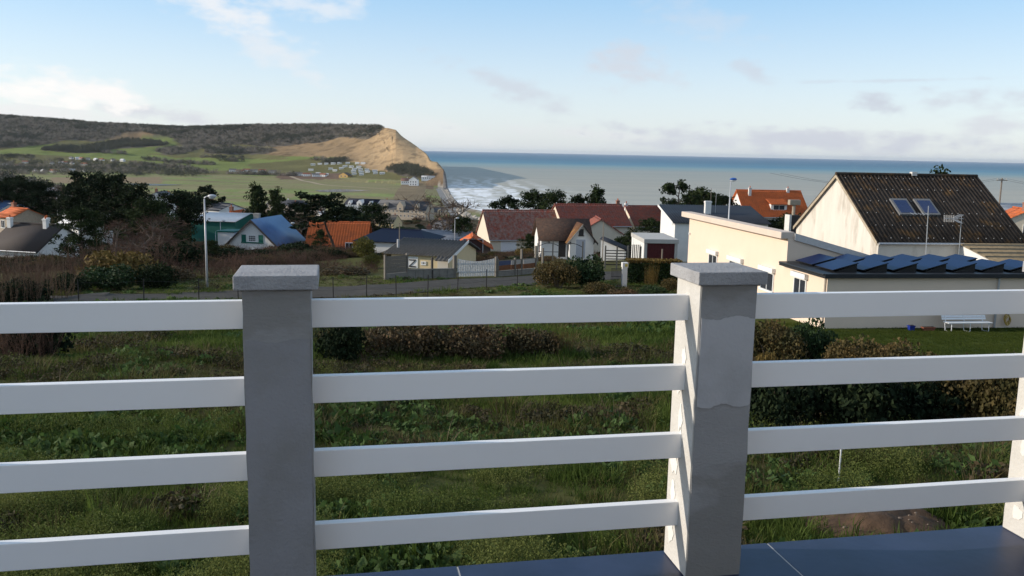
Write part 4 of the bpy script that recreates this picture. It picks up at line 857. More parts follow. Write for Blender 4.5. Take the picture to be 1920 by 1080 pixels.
# ---- houses at the left and in the dip
DBG = False
def misc_houses():
    # brown-roofed house at the left edge
    d = 96.; r0, r1 = at(28, 416, d), at(104, 422, d); g = zg(r1.x, d); ev = at(76, 476, d - 5)
    t = house('brown_roof_house', 'white house with plain dark brown roof and three white chimneys at the left edge', ((r0.x + r1.x) / 2 + .2, d, g), rad(-14), 6.6, 7.6, ev.z - g + .3, r1.z - g, M_WALLW, mat('plain_dark_roof', (.050, .040, .036), .85, .12, 6.), 'plain', ov=.3, ovx=.15, barge=M_DARKF, base=4)
    hr = r1.z - g
    for x, y in ((-3.0, -.6), (.6, .8), (1.6, -.5)): chimney(t, x, y, hr - .9, hr + .75, .45, .42, M_WALLW, 1)
    o = MB().box(-.25, .25, -.03, .25, 0, .42).put('roof_window', M_FRAME, t); o.location = (-1.5, -2.35, hr - 2.35)
    # blue-roofed house with green shutters, gable towards us
    d = 110.; ap = at(471, 412, d); el_ = at(422, 459, d); er = at(525, 462, d); g = zg(ap.x, d); bz = el_.z - g
    Wd = er.x - el_.x; cx = (er.x + el_.x) / 2; hr = ap.z - g
    t = thing('blue_roof_house', 'white gabled house with steep blue roof and green shutters', 'house', (cx, d, g), rad(-9))
    MB().prism([(-Wd / 2 + .35, -3), (Wd / 2 - .35, -3), (Wd / 2 - .35, bz + .3), (0, hr - .1), (-Wd / 2 + .35, bz + .3)], 'y', 0, 8.5).put('wall', M_WALLW, t)
    for s in (-1, 1):
        o = sheet(9.2, (0, hr), (Wd / 2 + .1, bz - .1), 'plain', R_BLUEMETAL, 'roof_slope', t, x0=0.); o.rotation_euler = (0, 0, rad(-90) if s > 0 else rad(90)); o.location = (0, 8.8 if s > 0 else -.4, 0)
        MB().hexa([(0, -.46, hr - .22), (0, -.40, hr - .22), (s * (Wd / 2 + .1), -.40, bz - .30), (s * (Wd / 2 + .1), -.46, bz - .30)], [(0, -.46, hr + .07), (0, -.40, hr + .07), (s * (Wd / 2 + .1), -.40, bz - .02), (s * (Wd / 2 + .1), -.46, bz - .02)]).put('barge_board', M_DARKF, t)
    F = lambda a, o_, z: (a, -o_, z); GS = mat('green_shutter', (.010, .115, .085), .6, .1, 5.)
    zw = at(470, 453, d).z - g; w = 1.02; h = at(470, 441, d).z - g - zw
    wo = window(t, F, -.02, zw, w, h, bars=3)
    for k in (1, 2): MB().box(-.45, .45, -.048, -.018, zw + h * k / 3 - .02, zw + h * k / 3 + .02).put('bar', M_FRAME, wo)
    for s in (-1, 1): MB().box(s * 1.15 - .30, s * 1.15 + .30, -.05, 0, zw - .05, zw + h + .05).put('shutter', GS, t)
    MB().box(-1.5, 1.5, -.1, 0, zw - .2, zw - .06).put('sill', GS, t)
    MB().box(-Wd / 2 - 2., -Wd / 2 + .3, 1.5, 4.5, -3, bz + 1.4).put('annexe', M_WALLW, t); MB().box(-Wd / 2 - 2.15, -Wd / 2 + .35, 1.35, 4.6, bz + 1.4, bz + 1.55).put('annexe_roof', GS, t)
    chimney(t, -1.45, 4.5, hr - 2, at(458, 400, d + 4).z - g, .75, .55, mat('stone_chimney', (.30, .29, .27), .95, .15, 6.), 0)
    # orange house behind the tall pine
    d = 112.; g = zg(at(630, 460, d).x, d)
    t = house('orange_roof_house', 'house with broad orange tiled roof half hidden behind the tall pine', (at(628, 460, d).x, d + 3.5, g), rad(3), 7.2, 9.5, at(600, 473, d - 2).z - g, at(628, 418, d + 3).z - g, M_CREAM, R_ORANGE, 'tile', ov=.5, ovx=.4, base=4)
    window(t, facemap('f', 7.2, 9.5), 1.8, .5, 1.0, 1.0)
    # navy hipped roof
    d = 98.; g = zg(at(750, 460, d).x, d); hr = at(750, 430, d + 4).z - g; he = at(750, 455, d - .5).z - g
    t = house('hipped_house', 'white bungalow with dark navy hipped slate roof', (at(752, 440, d + 4).x, d + 4, g), rad(-10), 8.0, 8., he + .1, hr, M_WALLW, R_NAVY, hip=1.6, ov=.35, base=4)
    window(t, facemap('f', 8., 8.), -2.9, he - 1.1, .34, .5, bars=0, frame=M_DARKF, sill=False); window(t, facemap('f', 8., 8.), -3.6, he - 1.1, .3, .5, bars=0, frame=M_DARKF, sill=False)
    for x in (-1.6, .2, 2.0): MB().tube([(x, -2.2, hr - 1.0), (x, -2.2, hr - .55)], .05, 6).put('roof_vent', R_NAVY, t)
    # green warehouse
    d = 140.; g = zg(at(400, 430, d).x, d); hr = at(400, 399, d + 6).z - g; he = at(385, 414, d).z - g
    t = thing('warehouse', 'green metal warehouse with pale low-pitched roof among the pines', 'warehouse', (at(400, 430, d).x, d, g), rad(-6))
    GM = mat('green_cladding', (.012, .105, .085), .55, .08, 3.); L = 7.4
    MB().prism([(0, -4), (14, -4), (14, he), (6, hr), (0, he)], 'x', -L / 2, L / 2).put('wall', GM, t)
    sheet(L + .4, (6, hr), (-.3, he - .05), 'bigcorr', mat('pale_roof_sheet', (.60, .63, .66), .45, .08, 2.), 'roof_slope', t); sheet(L + .4, (6, hr), (14.3, he - .05), 'bigcorr', MATS['pale_roof_sheet'], 'roof_slope', t)
    # scattered smaller houses: px, py of ridge centre, py eave, distance, length, width, turn, wall, roof, label, name
    ST = mat('pale_stone', (.42, .35, .27), .92, .2, 5., .2); SL = R_NAVY; GY = mat('grey_slate', (.075, .078, .09), .6, .2, 3.)
    L_ = [(36, 391, 405, 140, 4.6, 5.5, -10, ST, R_ORANGE, 'small house with orange roof behind the brown-roofed house', 'cottage'),
          (4, 378, 390, 150, 4.5, 6, 5, M_WALLW, R_BLUEMETAL, 'white house with blue roof at the left edge under dark trees', 'house'),
          (86, 352, 362, 330, 8, 7, 5, M_WALLW, mat('lead_roof', (.30, .33, .40), .4), 'grey-roofed house on the wooded spur', 'house'),
          (165, 390, 402, 160, 7, 6, 20, M_WALLW, mat('whitish_roof', (.60, .61, .63), .6), 'low white-roofed building between dark pines', 'building'),
          (158, 408, 424, 140, 7.5, 6, -16, M_WALLW, MATS['whitish_roof'], 'pale-roofed outbuilding below the low white-roofed building', 'outbuilding'),
          (150, 384, 392, 190, 5, 5, 50, M_WALLW, MATS['whitish_roof'], 'small white building beside the left street lamps', 'building'),
          (302, 360, 372, 230, 6, 7, 88, M_WALLW, GY, 'dark-roofed house with pointed white gable above the pines', 'house'),
          (331, 366, 374, 235, 7, 6, 5, M_CREAM, R_ORANGE, 'ochre-roofed house next to the pointed white gable', 'house'),
          (412, 381, 392, 190, 8, 7, -12, M_WALLW, GY, 'white house with dark roof above the green warehouse', 'house'),
          (445, 396, 408, 150, 5, 6, 84, M_WALLW, R_ORANGE, 'half-timbered house with orange roof behind the blue-roofed house', 'house'),
          (540, 375, 384, 520, 22, 14, 4, ST, GY, 'long grey-roofed building at the edge of the meadow', 'building'),
          (575, 380, 388, 500, 18, 12, 10, ST, SL, 'dark-roofed terrace right of the long grey building', 'building'),
          (683, 373, 384, 560, 22, 14, 6, mat('blue_white_render', (.50, .53, .56), .9), SL, 'apartment block with dark slate roof and white bays', 'apartment block'),
          (712, 383, 392, 520, 12, 10, 2, ST, SL, 'slate-roofed house left of the manor', 'house'),
          (760, 376, 393, 560, 34, 14, 3, ST, GY, 'large manor with grey slate roof and gabled dormers', 'manor'),
          (812, 388, 398, 540, 16, 12, 12, ST, GY, 'grey-roofed house right of the manor behind the bare tree', 'house'),
          (725, 403, 418, 330, 9, 9, 4, mat('yellow_render', (.60, .47, .27), .92), mat('mansard_tiles', (.22, .185, .15), .9, .25, 5.), 'cream house with pale mansard roof and three chimneys', 'house'),
          (853, 410, 418, 260, 7, 7, 10, M_WALLW, SL, 'small house with blue slate roof near the promenade', 'house'),
          (842, 416, 428, 235, 7, 7, 4, mat('mist_render', (.38, .40, .42), .9), GY, 'grey house with slate roof in front of the blue-roofed one', 'house'),
          (838, 434, 442, 150, 9, 6, 3, M_WALLW, mat('lead_flat_roof', (.22, .24, .28), .5), 'low house with flat lead-grey roof left of the cream gable', 'house'),
          (470, 426, 433, 140, 7, 6, 2, M_CREAM, R_ORANGE, 'low orange roof right of the blue-roofed house', 'house'),
          (615, 398, 404, 240, 5, 5, 30, M_WALLW, MATS['whitish_roof'], 'small white shed in the gap between the tall pine and the conifer pair', 'shed'),
          (1378, 388, 396, 190, 6, 6, 4, M_CREAM, R_RED, 'small red-roofed house left of the orange villa', 'house'),
          (1885, 383, 392, 130, 8, 7, 6, M_WALLW, M_ZINC, 'white flat-topped house at the right edge by the sea', 'house'),
          (1915, 392, 404, 110, 5, 5, 80, M_CREAM, R_ORANGE, 'orange-roofed house cut by the right edge', 'house'),
          (1342, 385, 391, 240, 4, 4, 4, M_CREAM, R_RED, 'sliver of red roof between pines and orange villa', 'house')]
    for px, pr, pe, d, L, Wd, rz, wm, rm, lab, nm in L_:
        if abs(rz) < 30 and px < 870: rz = rz - 20
        want = {'manor': 12., 'apartment block': 12.5, 'building': 8.5, 'shed': 3.4, 'outbuilding': 4.2}.get(nm, 6.6)
        ds_ = np.linspace(90, 800, 1421); rr = ray(px, pr); rr = rr / rr.y; hh = EYE + rr.z * ds_ - zt(rr.x * ds_, ds_); ok = np.where(np.abs(hh - want) < .25)[0]
        d0 = d
        if len(ok) and .85 < float(ds_[ok[np.argmin(np.abs(ds_[ok] - d))]]) / d0 < 1.8: d = float(ds_[ok[np.argmin(np.abs(ds_[ok] - d))]]); k_ = d / d0; L *= min(max(k_, .6), 1.7); Wd *= min(max(k_, .7), 1.3)
        if DBG: print('HOUSE', px, pr, 'd0', d0, 'd', round(d), 'h', round(at(px, pr, d).z - zg(at(px, pr, d).x, d), 1))
        c = at(px, pr, d); g = zg(c.x, c.y); he = at(px, pe, d - Wd / 2).z; h = c.z - g
        if px == 470: c.x = at(508, 426, d).x; g = zg(c.x, c.y)
        he = min(max(he - g, h * .45), h - 1.2)
        t = house(nm.replace(' ', '_'), lab, (c.x, c.y, g), rad(rz), L, Wd, he, max(h, he + 1.), wm, rm, 'slate', ov=.3, ovx=.2, gutter=False, base=4, cat=nm)
        if d < 600:
            fm = facemap('f' if abs(rz) < 45 else 'l', L, Wd); Lx = L if abs(rz) < 45 else Wd; n = max(1, int(Lx / 2.6)); rows = max(1, int(he / 2.9))
            for r in range(rows):
                for k in range(n):
                    z = he - 1.75 - r * 2.8
                    if z > -.5: window(t, fm, -Lx / 2 + Lx * (k + .5) / n, max(z, .1), 1.0, 1.25, bars=1, frame=M_FRAME)
            for k in range(1 if L < 10 else 3): chimney(t, -L * .38 + k * L * .38, .2, h - 1.2, h + .9, .7, .5, M_CHIM if k % 2 else M_BRICK, 1)
        if 'manor' in lab or 'apartment' in lab:
            for k in (-1, 0, 1):
                x = k * L * .32; w = 2.6 if k else 4.4; dh = (h - he) * (.75 if k else .95)
                MB().prism([(x - w / 2, he - .5), (x + w / 2, he - .5), (x + w / 2, he + dh * .45), (x, he + dh), (x - w / 2, he + dh * .45)], 'y', -Wd / 2 - (.3 if k else 1.2), 0).put('dormer_gable', wm if 'manor' in lab else M_WALLW, t)
                window(t, lambda a, o_, z, x=x, k=k: (x + a, -Wd / 2 - (.3 if k else 1.2) - o_, z), 0, he - .1, 1.1, 1.3)
misc_houses()

# ---- hamlet, caravan park and villas under the headland
def far_village():
    wm = mat('far_white', (.80, .79, .77), .8, .05, 3.)
    mh = {}
    def home(L, Wd, h, rm, key):
        if key in mh: return mh[key]
        b = MB().box(-L / 2, L / 2, -Wd / 2, Wd / 2, -1.5, h).mesh('wall', wm)
        r = MB().prism([(-Wd / 2 - .3, h), (Wd / 2 + .3, h), (0, h + .75 if 'mob' in key else h + 2.6)], 'x', -L / 2 - .3, L / 2 + .3).mesh('roof', rm)
        w = MB()
        win = [MB().box(x - .6, x + .6, -Wd / 2 - .06, -Wd / 2 + .02, .9, 2.0).mesh('window', M_GLASS) for x in (-L * .3, 0, L * .3)]
        mh[key] = (b, r, win); return mh[key]
    def setup(px, py, key, L, Wd, h, rm, name, label, cat, group, rz):
        p = ground(px, py, 700.); t = thing(name, label, cat, p, rad(rz), group); b, r, win = home(L, Wd, h, rm, key)
        put('wall', b, t); put('roof', r, t)
        for w in win: put('window', w, t)
    RW = mat('far_pale_roof', (.55, .55, .56), .7); RG = mat('far_grey_roof', (.12, .11, .11), .8); RR = mat('far_red_roof', (.26, .10, .06), .85)
    ORD = ('leftmost', 'second', 'third', 'fourth', 'fifth', 'sixth', 'seventh', 'eighth', 'ninth', 'tenth', 'eleventh', 'twelfth', 'thirteenth', 'fourteenth')
    def rank(p, P): s_ = sorted(P); return ORD[s_.index(p)] + ('' if s_.index(p) == 0 else ' from left')
    rnd = random.Random(3)
    mob = [(600, 309), (612, 308.6), (625, 308), (637, 307.5), (652, 307.3), (670, 307.3), (681, 307.5), (647, 313.5), (659, 314), (673, 314.5), (665, 318.5), (676, 319.5), (688, 320), (663, 322.5), (677, 324), (689, 323.5), (703, 322), (704, 326), (717, 326.5), (664, 327.5), (678, 328.5), (628, 321), (620, 318), (587, 310), (583, 320), (597, 327), (612, 328.5), (640, 317)]
    row = lambda q: 'top' if q[1] < 311 else 'middle' if q[1] < 320.4 else 'bottom'
    for px, py in mob: setup(px, py, 'mob%d' % (px % 2), 9 if px % 2 else 8, 4, 2.9, RW, 'mobile_home', 'white mobile home, %s in the %s row of the caravan park' % (rank((px, py), [q for q in mob if row(q) == row((px, py))]), row((px, py))), 'mobile home', 'mobile homes of the caravan park', rnd.uniform(-14, 14))
    ham = [(437, 322), (462, 322), (476, 323.5), (492, 323), (511, 325), (450, 324), (560, 329), (575, 330), (592, 331), (605, 331)]
    for i, (px, py) in enumerate(ham): setup(px, py, 'ham%d' % (i % 2), 13, 8, 3.4, (RG, RR)[i % 2], 'farmhouse', 'white farmhouse, %s in the hamlet across the meadow' % rank((px, py), ham), 'house', 'houses of the far hamlet', rnd.uniform(-20, 20))
    rnd = random.Random(8)
    pts = [(134, 298), (146, 299), (153, 299.5), (165, 300), (180, 301), (190, 301.5), (212, 302), (230, 302.5), (48, 306), (98, 308), (115, 308), (122, 307), (135, 308), (10, 312), (32, 313), (66, 322), (82, 323), (100, 323), (119, 321), (136, 322), (158, 310), (158, 322)]
    vrow = lambda q: 'upper' if q[1] < 304 else 'middle' if q[1] < 315 else 'lower'
    for i, (px, py) in enumerate(pts): setup(px, py, 'vil%d' % (i % 3), 7 + 2 * (i % 3), 7, 2.8, (RG, RW, RR)[i % 3], 'village_house', 'tiny pale house, %s in the %s line of the far village at left' % (rank((px, py), [q for q in pts if vrow(q) == vrow((px, py))]), vrow((px, py))), 'house', 'houses of the far village', rnd.uniform(-40, 40))
    # timber club house, villas at the cliff foot
    p = ground(648, 332, 700.); t = house('clubhouse', 'ochre timber clubhouse at the entrance of the caravan park', p, rad(70), 16, 18, 3.2, 8., mat('ochre_boards', (.52, .33, .12), .85), mat('club_roof', (.15, .12, .10), .8), 'slate', ov=1.2, gutter=False, base=3)
    for k in (-1, 1): window(t, facemap('l', 16, 18), k * 4, .8, 3., 2., bars=2)
    p = ground(760, 346, 700.); t = house('villa', 'white villa with reddish roof, left one at the cliff foot', p, rad(8), 14, 10, 6., 10.5, wm, mat('villa_roof', (.27, .16, .13), .85), 'slate', gutter=False, base=4)
    for k in range(4): window(t, facemap('f', 14, 10), -5 + k * 3.3, 3., 1.4, 1.8)
    chimney(t, 3, 0, 9, 12, .9, .7, M_WALLW)
    p = ground(776, 348, 700.); t = house('tall_villa', 'tall bright white villa at the cliff foot by the shore', p, rad(86), 12, 14, 9.5, 14., wm, mat('villa_roof2', (.22, .20, .20), .85), 'slate', gutter=False, base=4)
    for r in (1., 5.):
        for k in (-1, 0, 1): window(t, facemap('l', 12, 14), k * 4, r, 1.6, 2.2)
    p = ground(804, 336, 700.); t = house('pavilion', 'low white pavilion on the ledge under the cliff', p, rad(4), 24, 8, 4., 5.5, wm, RW, 'slate', gutter=False, base=3)
    for k in range(6): window(t, facemap('f', 24, 8), -9 + k * 3.6, 1., 1.8, 1.8)
far_village()

# ---- road, promenade, pools
ROAD = [(-260, 578), (-100, 572), (60, 569), (200, 565), (340, 561), (450, 556.5), (590, 550), (720, 545), (850, 536), (950, 531), (1030, 526)]
RP = [ground(px, py) for px, py in ROAD]; RP.append(RP[-1] + (RP[-1] - RP[-2]) * 1.4); RP.append(RP[-1] + Vector((9, 8, 0)))
def ribbon(name, pts, half, dz, m_, kind=None, sub=12, follow=True, parent=None):
    P = np.array([p[:2] for p in pts]); t = np.linspace(0, len(P) - 1, (len(P) - 1) * sub + 1); xy = np.stack([np.interp(t, range(len(P)), P[:, i]) for i in (0, 1)], -1)
    if len(xy) > 9:
        for _ in range(8): xy[1:-1] = (xy[:-2] + xy[2:]) / 2 * .5 + xy[1:-1] * .5
    tg = np.gradient(xy, axis=0); tg /= np.linalg.norm(tg, axis=1)[:, None]; nn = np.stack([-tg[:, 1], tg[:, 0]], -1)
    rows = []; K = 6
    for k in range(K + 1):
        q = xy + nn * (half * (2 * k / K - 1)); rows.append(np.column_stack([q, zt(q[:, 0], q[:, 1])]))
    R = np.array(rows)
    if follow: R[:, :, 2] = R[:, :, 2].max(0)[None, :] + dz
    else: R[:, :, 2] += dz
    n = len(xy); V = R.reshape(-1, 3); I = np.arange(len(V)).reshape(K + 1, n); F = np.stack([I[:-1, :-1], I[:-1, 1:], I[1:, 1:], I[1:, :-1]], -1).reshape(-1, 4)
    return tag(put(name, mesh_np(name, V, F, m_, True), parent), kind=kind), xy
M_ROAD = mat('worn_asphalt', (.070, .064, .057), .95, .18, 1.2, .4, 14., .1, detail=8)
road, RXY = ribbon('lane', RP, 2.0, .03, M_ROAD, 'structure')
# promenade and its wall, sea defence rocks
pr = [on_z(x, y, z) for x, y, z in ((868, 428, 7.5), (853, 407, 5.6), (843, 388, 4.8), (833, 370, 4.6), (826, 357, 4.6), (822, 351, 4.6))]
ribbon('promenade', pr, 4.0, .5, mat('promenade_concrete', (.20, .195, .185), .9, .12, .05, .0), 'structure', 10)
pw = [p + Vector((4.8, 0, 0)) for p in pr]
w = MB()
def wallrun(pts, h, th, lift=0.):
    w = MB()
    for a, b in zip(pts[:-1], pts[1:]):
        d = (b - a).normalized(); n = Vector((-d.y, d.x, 0)) * th / 2; za, zb = zg(a.x, a.y), zg(b.x, b.y)
        A_, B_ = Vector((a.x, a.y, 0)), Vector((b.x, b.y, 0)); lo = Vector((0, 0, -3))
        w.hexa([A_ - n + Vector((0, 0, za - 1.5)), B_ - n + Vector((0, 0, zb - 1.5)), B_ + n + Vector((0, 0, zb - 1.5)), A_ + n + Vector((0, 0, za - 1.5))], [A_ - n + Vector((0, 0, za + h)), B_ - n + Vector((0, 0, zb + h)), B_ + n + Vector((0, 0, zb + h)), A_ + n + Vector((0, 0, za + h))])
    return w
tag(wallrun(pw, 1.5, .8).put('sea_wall', mat('sea_wall_concrete', (.42, .38, .33), .92, .12, .3)), 'pale concrete sea wall along the promenade above the shingle', 'wall')
def pool(name, pts, label=None):
    P = [ground(px, py, 600.) for px, py in pts]; z = min(p.z for p in P) + .35; v = [(p.x, p.y, z) for p in P]
    me = bpy.data.meshes.new(name); me.from_pydata(v, [], [tuple(range(len(v)))]); me.materials.append(mat('pool_water', (.10, .13, .16), .12, .1, .05, spec=.8)); tag(put(name, me), kind='structure')
pool('pond_water', [(222, 345.5), (250, 344), (300, 345.5), (345, 347), (300, 348.5), (240, 348)])
pool('pond_water', [(590, 357), (640, 355), (700, 357.5), (640, 360.5), (600, 360)])
ribbon('track', [ground(px, py, 700.) for px, py in ((545, 331), (556, 335), (580, 341), (605, 347), (650, 350), (730, 355))], 3.5, .25, mat('track_sand', (.36, .29, .20), .95, .1, .1), 'structure', 8)

# ---- lane side: walls, gate, fences, posts
def lane_walls():
    CW = mat('weathered_concrete', (.20, .19, .17), .95, .2, 3., .4, 20.); WD = mat('grey_timber', (.16, .145, .125), .9, .3, 6., .2, stretch=(4, 4, 1)); WP = mat('flaking_white_paint', (.58, .59, .60), .85, .15, 7., col2=(.22, .20, .17), mix=.62, mscale=6., stretch=(3, 3, 1))
    G = lambda px, py: ground(px, py)
    a, b, c, d, e = G(722, 525), G(763, 523), G(852, 520.5), G(931, 518.5), G(1016, 511.5)
    def run(name, label, p, q, h, m_, th=.18, cat='wall'):
        t = thing(name, label, cat, p, math.atan2(q.y - p.y, q.x - p.x)); L = (q - p).to_2d().length; dz = q.z - p.z
        return t, L, dz
    # timber panel on a concrete plinth
    t, L, dz = run('timber_screen', 'dark weathered timber screen on a concrete plinth left of the cabin', a, b, 1.6, WD, cat='screen')
    MB().box(0, L, -.1, .1, -.6, .42).put('plinth', CW, t)
    n = 9
    for k in range(n): MB().box(.02, L - .02, -.045 + .012 * (k % 2), -.015 + .012 * (k % 2), .44 + k * .132, .44 + k * .132 + .125).put('board', WD, t)
    for x in (0, L): MB().box(x - .06, x + .06, -.08, .08, -.6, 1.75).put('post', WD, t)
    t, L, dz = run('garden_wall', 'low grey concrete garden wall in front of the cabin', b, c, .7, CW); k = 6
    for i in range(k): MB().hexa([(L * i / k + .01, -.09, dz * i / k - .8), (L * (i + 1) / k - .01, -.09, dz * (i + 1) / k - .8), (L * (i + 1) / k - .01, .09, dz * (i + 1) / k - .8), (L * i / k + .01, .09, dz * i / k - .8)], [(L * i / k + .01, -.09, .62 + dz * i / k), (L * (i + 1) / k - .01, -.09, .62 + dz * (i + 1) / k), (L * (i + 1) / k - .01, .09, .62 + dz * (i + 1) / k), (L * i / k + .01, .09, .62 + dz * i / k)]).put('wall_panel', CW, t)
    MB().hexa([(0.1, -.12, .625), (L - .1, -.12, .625 + dz), (L - .1, .12, .625 + dz), (.1, .12, .625)], [(0.1, -.12, .70), (L - .1, -.12, .70 + dz), (L - .1, .12, .70 + dz), (.1, .12, .70)]).put('coping', CW, t)
    MB().box(L * .52 - .05, L * .52 + .05, -.1, .1, -.5, 1.45).put('post', M_DARKF, t); MB().box(L - .1, L + .12, -.12, .12, -.6, 1.5).put('pier', WD, t)
    # picket gate with dipped top
    t, L, dz = run('picket_gate', 'double gate of flaking white vertical pickets with a dipped top', c, d, 1.3, WP, cat='gate'); n = 22
    for i in range(n):
        x = .22 + (L - .44) * (i + .5) / n; h = 1.18 + .22 * abs(2 * (i + .5) / n - 1) ** 1.6; z0 = dz * x / L
        MB().box(x - .058, x + .058, -.055, -.03, z0 + .07, z0 + h).put('picket', WP, t)
    for z in (.35, .95): MB().hexa([(.2, -.028, z), (L - .2, -.028, z + dz), (L - .2, .02, z + dz), (.2, .02, z)], [(.2, -.028, z + .09), (L - .2, -.028, z + dz + .09), (L - .2, .02, z + dz + .09), (.2, .02, z + .09)]).put('gate_rail', WP, t)
    for x in (.05, L - .05): MB().box(x - .09, x + .09, -.09, .09, -.5, 1.5 + dz * x / L).put('gate_post', WD, t)
    # wall with rusty and blue sheets
    t, L, dz = run('sheet_fence', 'patched fence of blue and rusty metal sheets above a concrete wall', d, e, 1.2, CW, cat='fence')
    MB().hexa([(0.1, -.09, -.8), (L, -.09, dz - .8), (L, .09, dz - .8), (.1, .09, -.8)], [(0.1, -.09, .42), (L, -.09, dz + .42), (L, .09, dz + .42), (.1, .09, .42)]).put('wall_base', CW, t)
    RS = mat('rusty_sheet', (.16, .070, .035), .9, .3, 4.); BS = mat('blue_sheet', (.05, .07, .14), .5, .2, 4.); PS = mat('pale_ribbed_sheet', (.38, .36, .34), .7, .15, 8.)
    for i in range(3): x0, x1 = .15 + i * L * .27, .15 + (i + 1) * L * .27 - .03; zz_ = dz * i / 4; MB().box(x0, x1, -.04, -.01, zz_ + .43, zz_ + .80).put('rusty_sheet', RS, t); MB().box(x0, x1, -.05, -.015, zz_ + .81, zz_ + 1.15).put('ribbed_sheet', BS if i == 0 else PS, t)
    MB().hexa([(0.1, -.06, 1.16), (L * .83, -.06, 1.16 + dz * .6), (L * .83, .0, 1.16 + dz * .6), (.1, .0, 1.16)], [(0.1, -.06, 1.21), (L * .83, -.06, 1.21 + dz * .6), (L * .83, .0, 1.21 + dz * .6), (.1, .0, 1.21)]).put('top_rail', WD, t)
    for x, h in ((.05, 1.35), (L * .38, 1.35), (L * .52, 2.0), (L * .84, 2.2), (L, 2.0)): MB().box(x - .06, x + .06, -.12, .04, -.5, h + dz * x / L).put('post', WD, t)
    # arched iron trellis and slatted gate beside the cottage garden
    p, q = at(1008, 490, 80.), at(1092, 487, 80.); p.z = zg(p.x, 80); q.z = zg(q.x, 80)
    t, L, dz = run('iron_trellis', 'dark garden trellis of posts joined by shallow metal arches before the cottage', p, q, 2., M_DARKF, cat='trellis')
    for i in range(4): x = L * i / 3; MB().box(x - .06, x + .06, -.06, .06, -.6, 1.75 if i % 2 == 0 else 2.0).put('post', WD, t)
    for i in range(2): MB().tube([(L * i / 2 * 1. + L / 2 * s, 0, 1.45 + .35 * math.sin(math.pi * s)) for s in np.linspace(0, 1, 9)], .03, 5).put('arch', M_DARKF, t)
    MB().box(0, L * .5, -.02, .02, .95, 1.0).put('cross_rail', M_DARKF, t)
    p, q = at(1134, 505, 74.), at(1200, 500, 74.); p.z = zg(p.x, 74); q.z = zg(q.x, 74)
    t, L, dz = run('slatted_gate', 'dark iron and timber gate between evergreen hedge and white gatepost', p, q, 2., M_DARKF, cat='gate')
    for k in range(6): MB().box(.05, L * .62, -.02, .02, .35 + k * .24, .43 + k * .24).put('slat', M_DARKF, t)
    for k in range(7): MB().box(L * .66 + k * L * .05, L * .66 + k * L * .05 + .08, -.03, .0, .5, 2.15).put('board', M_DARKF, t)
    for x in (0, L * .33, L * .64, L): MB().box(x - .06, x + .06, -.06, .06, -.5, 2.0).put('post', WD, t)
    # white gatepost with yellow plate
    p = at(1170, 533, 58.); p.z = zg(p.x, 58.); h = at(1170, 492, 58.).z - p.z
    t = thing('gatepost', 'white rendered gatepost with a small yellow plate beside the trimmed hedge', 'gatepost', p, rad(5))
    MB().box(-.16, .16, -.16, .16, -.5, h - .32).put('shaft', M_WALLW, t); MB().box(-.2, .2, -.2, .2, h - .32, h).put('cap', M_WALLW, t, bevel=.02); MB().box(-.02, .16, -.215, -.2, h - .26, h - .08).put('plate', mat('yellow_plate', (.50, .40, .08), .6), t)
    q = at(1146, 530, 58.); t = thing('garden_gate', 'low dark wire garden gate left of the white gatepost', 'gate', (q.x, 58.1, zg(q.x, 58.1)), 0)
    W_ = p.x - q.x - .2
    for k in range(9): MB().tube([(k * W_ / 8, 0, .05), (k * W_ / 8, 0, 1.25)], .014, 5).put('bar', M_DARKF, t)
    for z in (.08, .7, 1.22): MB().tube([(0, 0, z), (W_, 0, z)], .018, 5).put('gate_rail', M_DARKF, t)
    MB().box(-.05, W_ + .05, -.4, .5, -.3, .03).put('threshold', CW, t)
lane_walls()
def stake_fence():
    px = [(148, 575), (270, 571), (373, 567), (447, 565), (625, 562), (687, 560), (743, 558), (802, 556), (858, 549), (912, 543), (970, 540)]
    t = thing('stake_fence', 'thin dark metal stakes with wire along the near side of the lane', 'fence', (0, 0, 0)); P = []
    m_ = mat('rusty_stake', (.03, .026, .024), .8)
    for x, y in px: p = ground(x, y); P.append(p); MB().tube([(p.x, p.y, p.z - .3), (p.x + rng.uniform(-.03, .03), p.y, p.z + 1.28)], .028, 5).put('stake', m_, t)
    for z in (.55, 1.15):
        for a, b in zip(P[:-1], P[1:]): mid = (a + b) / 2; MB().tube([tuple(a + Vector((0, 0, z))), tuple(mid + Vector((0, 0, z - .04))), tuple(b + Vector((0, 0, z)))], .006, 3).put('wire', m_, t)
stake_fence()

# ---- street lamps, poles
M_POLE = mat('galvanised_pole', (.46, .47, .49), .5, .08, 5., metal=.3)
def street_lamp(px, ptop, d, label, blue=False, arm=.35, r=.075, side=1, bare=False):
    tp = at(px, ptop, d); g = zg(tp.x, d); h = tp.z - g
    t = thing('street_lamp', label, 'street lamp', (tp.x, d, g), 0, 'street lamps of the village')
    MB().tube([(0, 0, -.4), (0, 0, h * .4), (0, 0, h - .1)], [r, r * .8, r * .55], 10).put('pole', M_POLE, t, smooth=True)
    MB().tube([(0, 0, h - .14), (0, 0, h - .02), (side * arm * .4, 0, h + .05), (side * arm, 0, h + .06)], r * .5, 8).put('arm', M_POLE, t, smooth=True)
    hd = MB().ball((side * (arm + .12), -.02, h + .08), .27, 12, 7, (1., .75, .42)).put('lamp_head', mat('lamp_blue', (.02, .09, .34), .3, spec=.5) if blue else M_POLE, t, smooth=True)
    MB().ball((side * (arm + .12), -.02, h - .0), .22, 12, 6, (.9, .7, .4)).put('diffuser', mat('lamp_glass', (.55, .58, .62), .25), hd, smooth=True)
street_lamp(383, 370, 52., 'tall galvanised street lamp with globe head beside the lane')
street_lamp(1370.5, 338, 64., 'slim street lamp with bright blue head behind the bungalow', blue=True, arm=.05, r=.07)
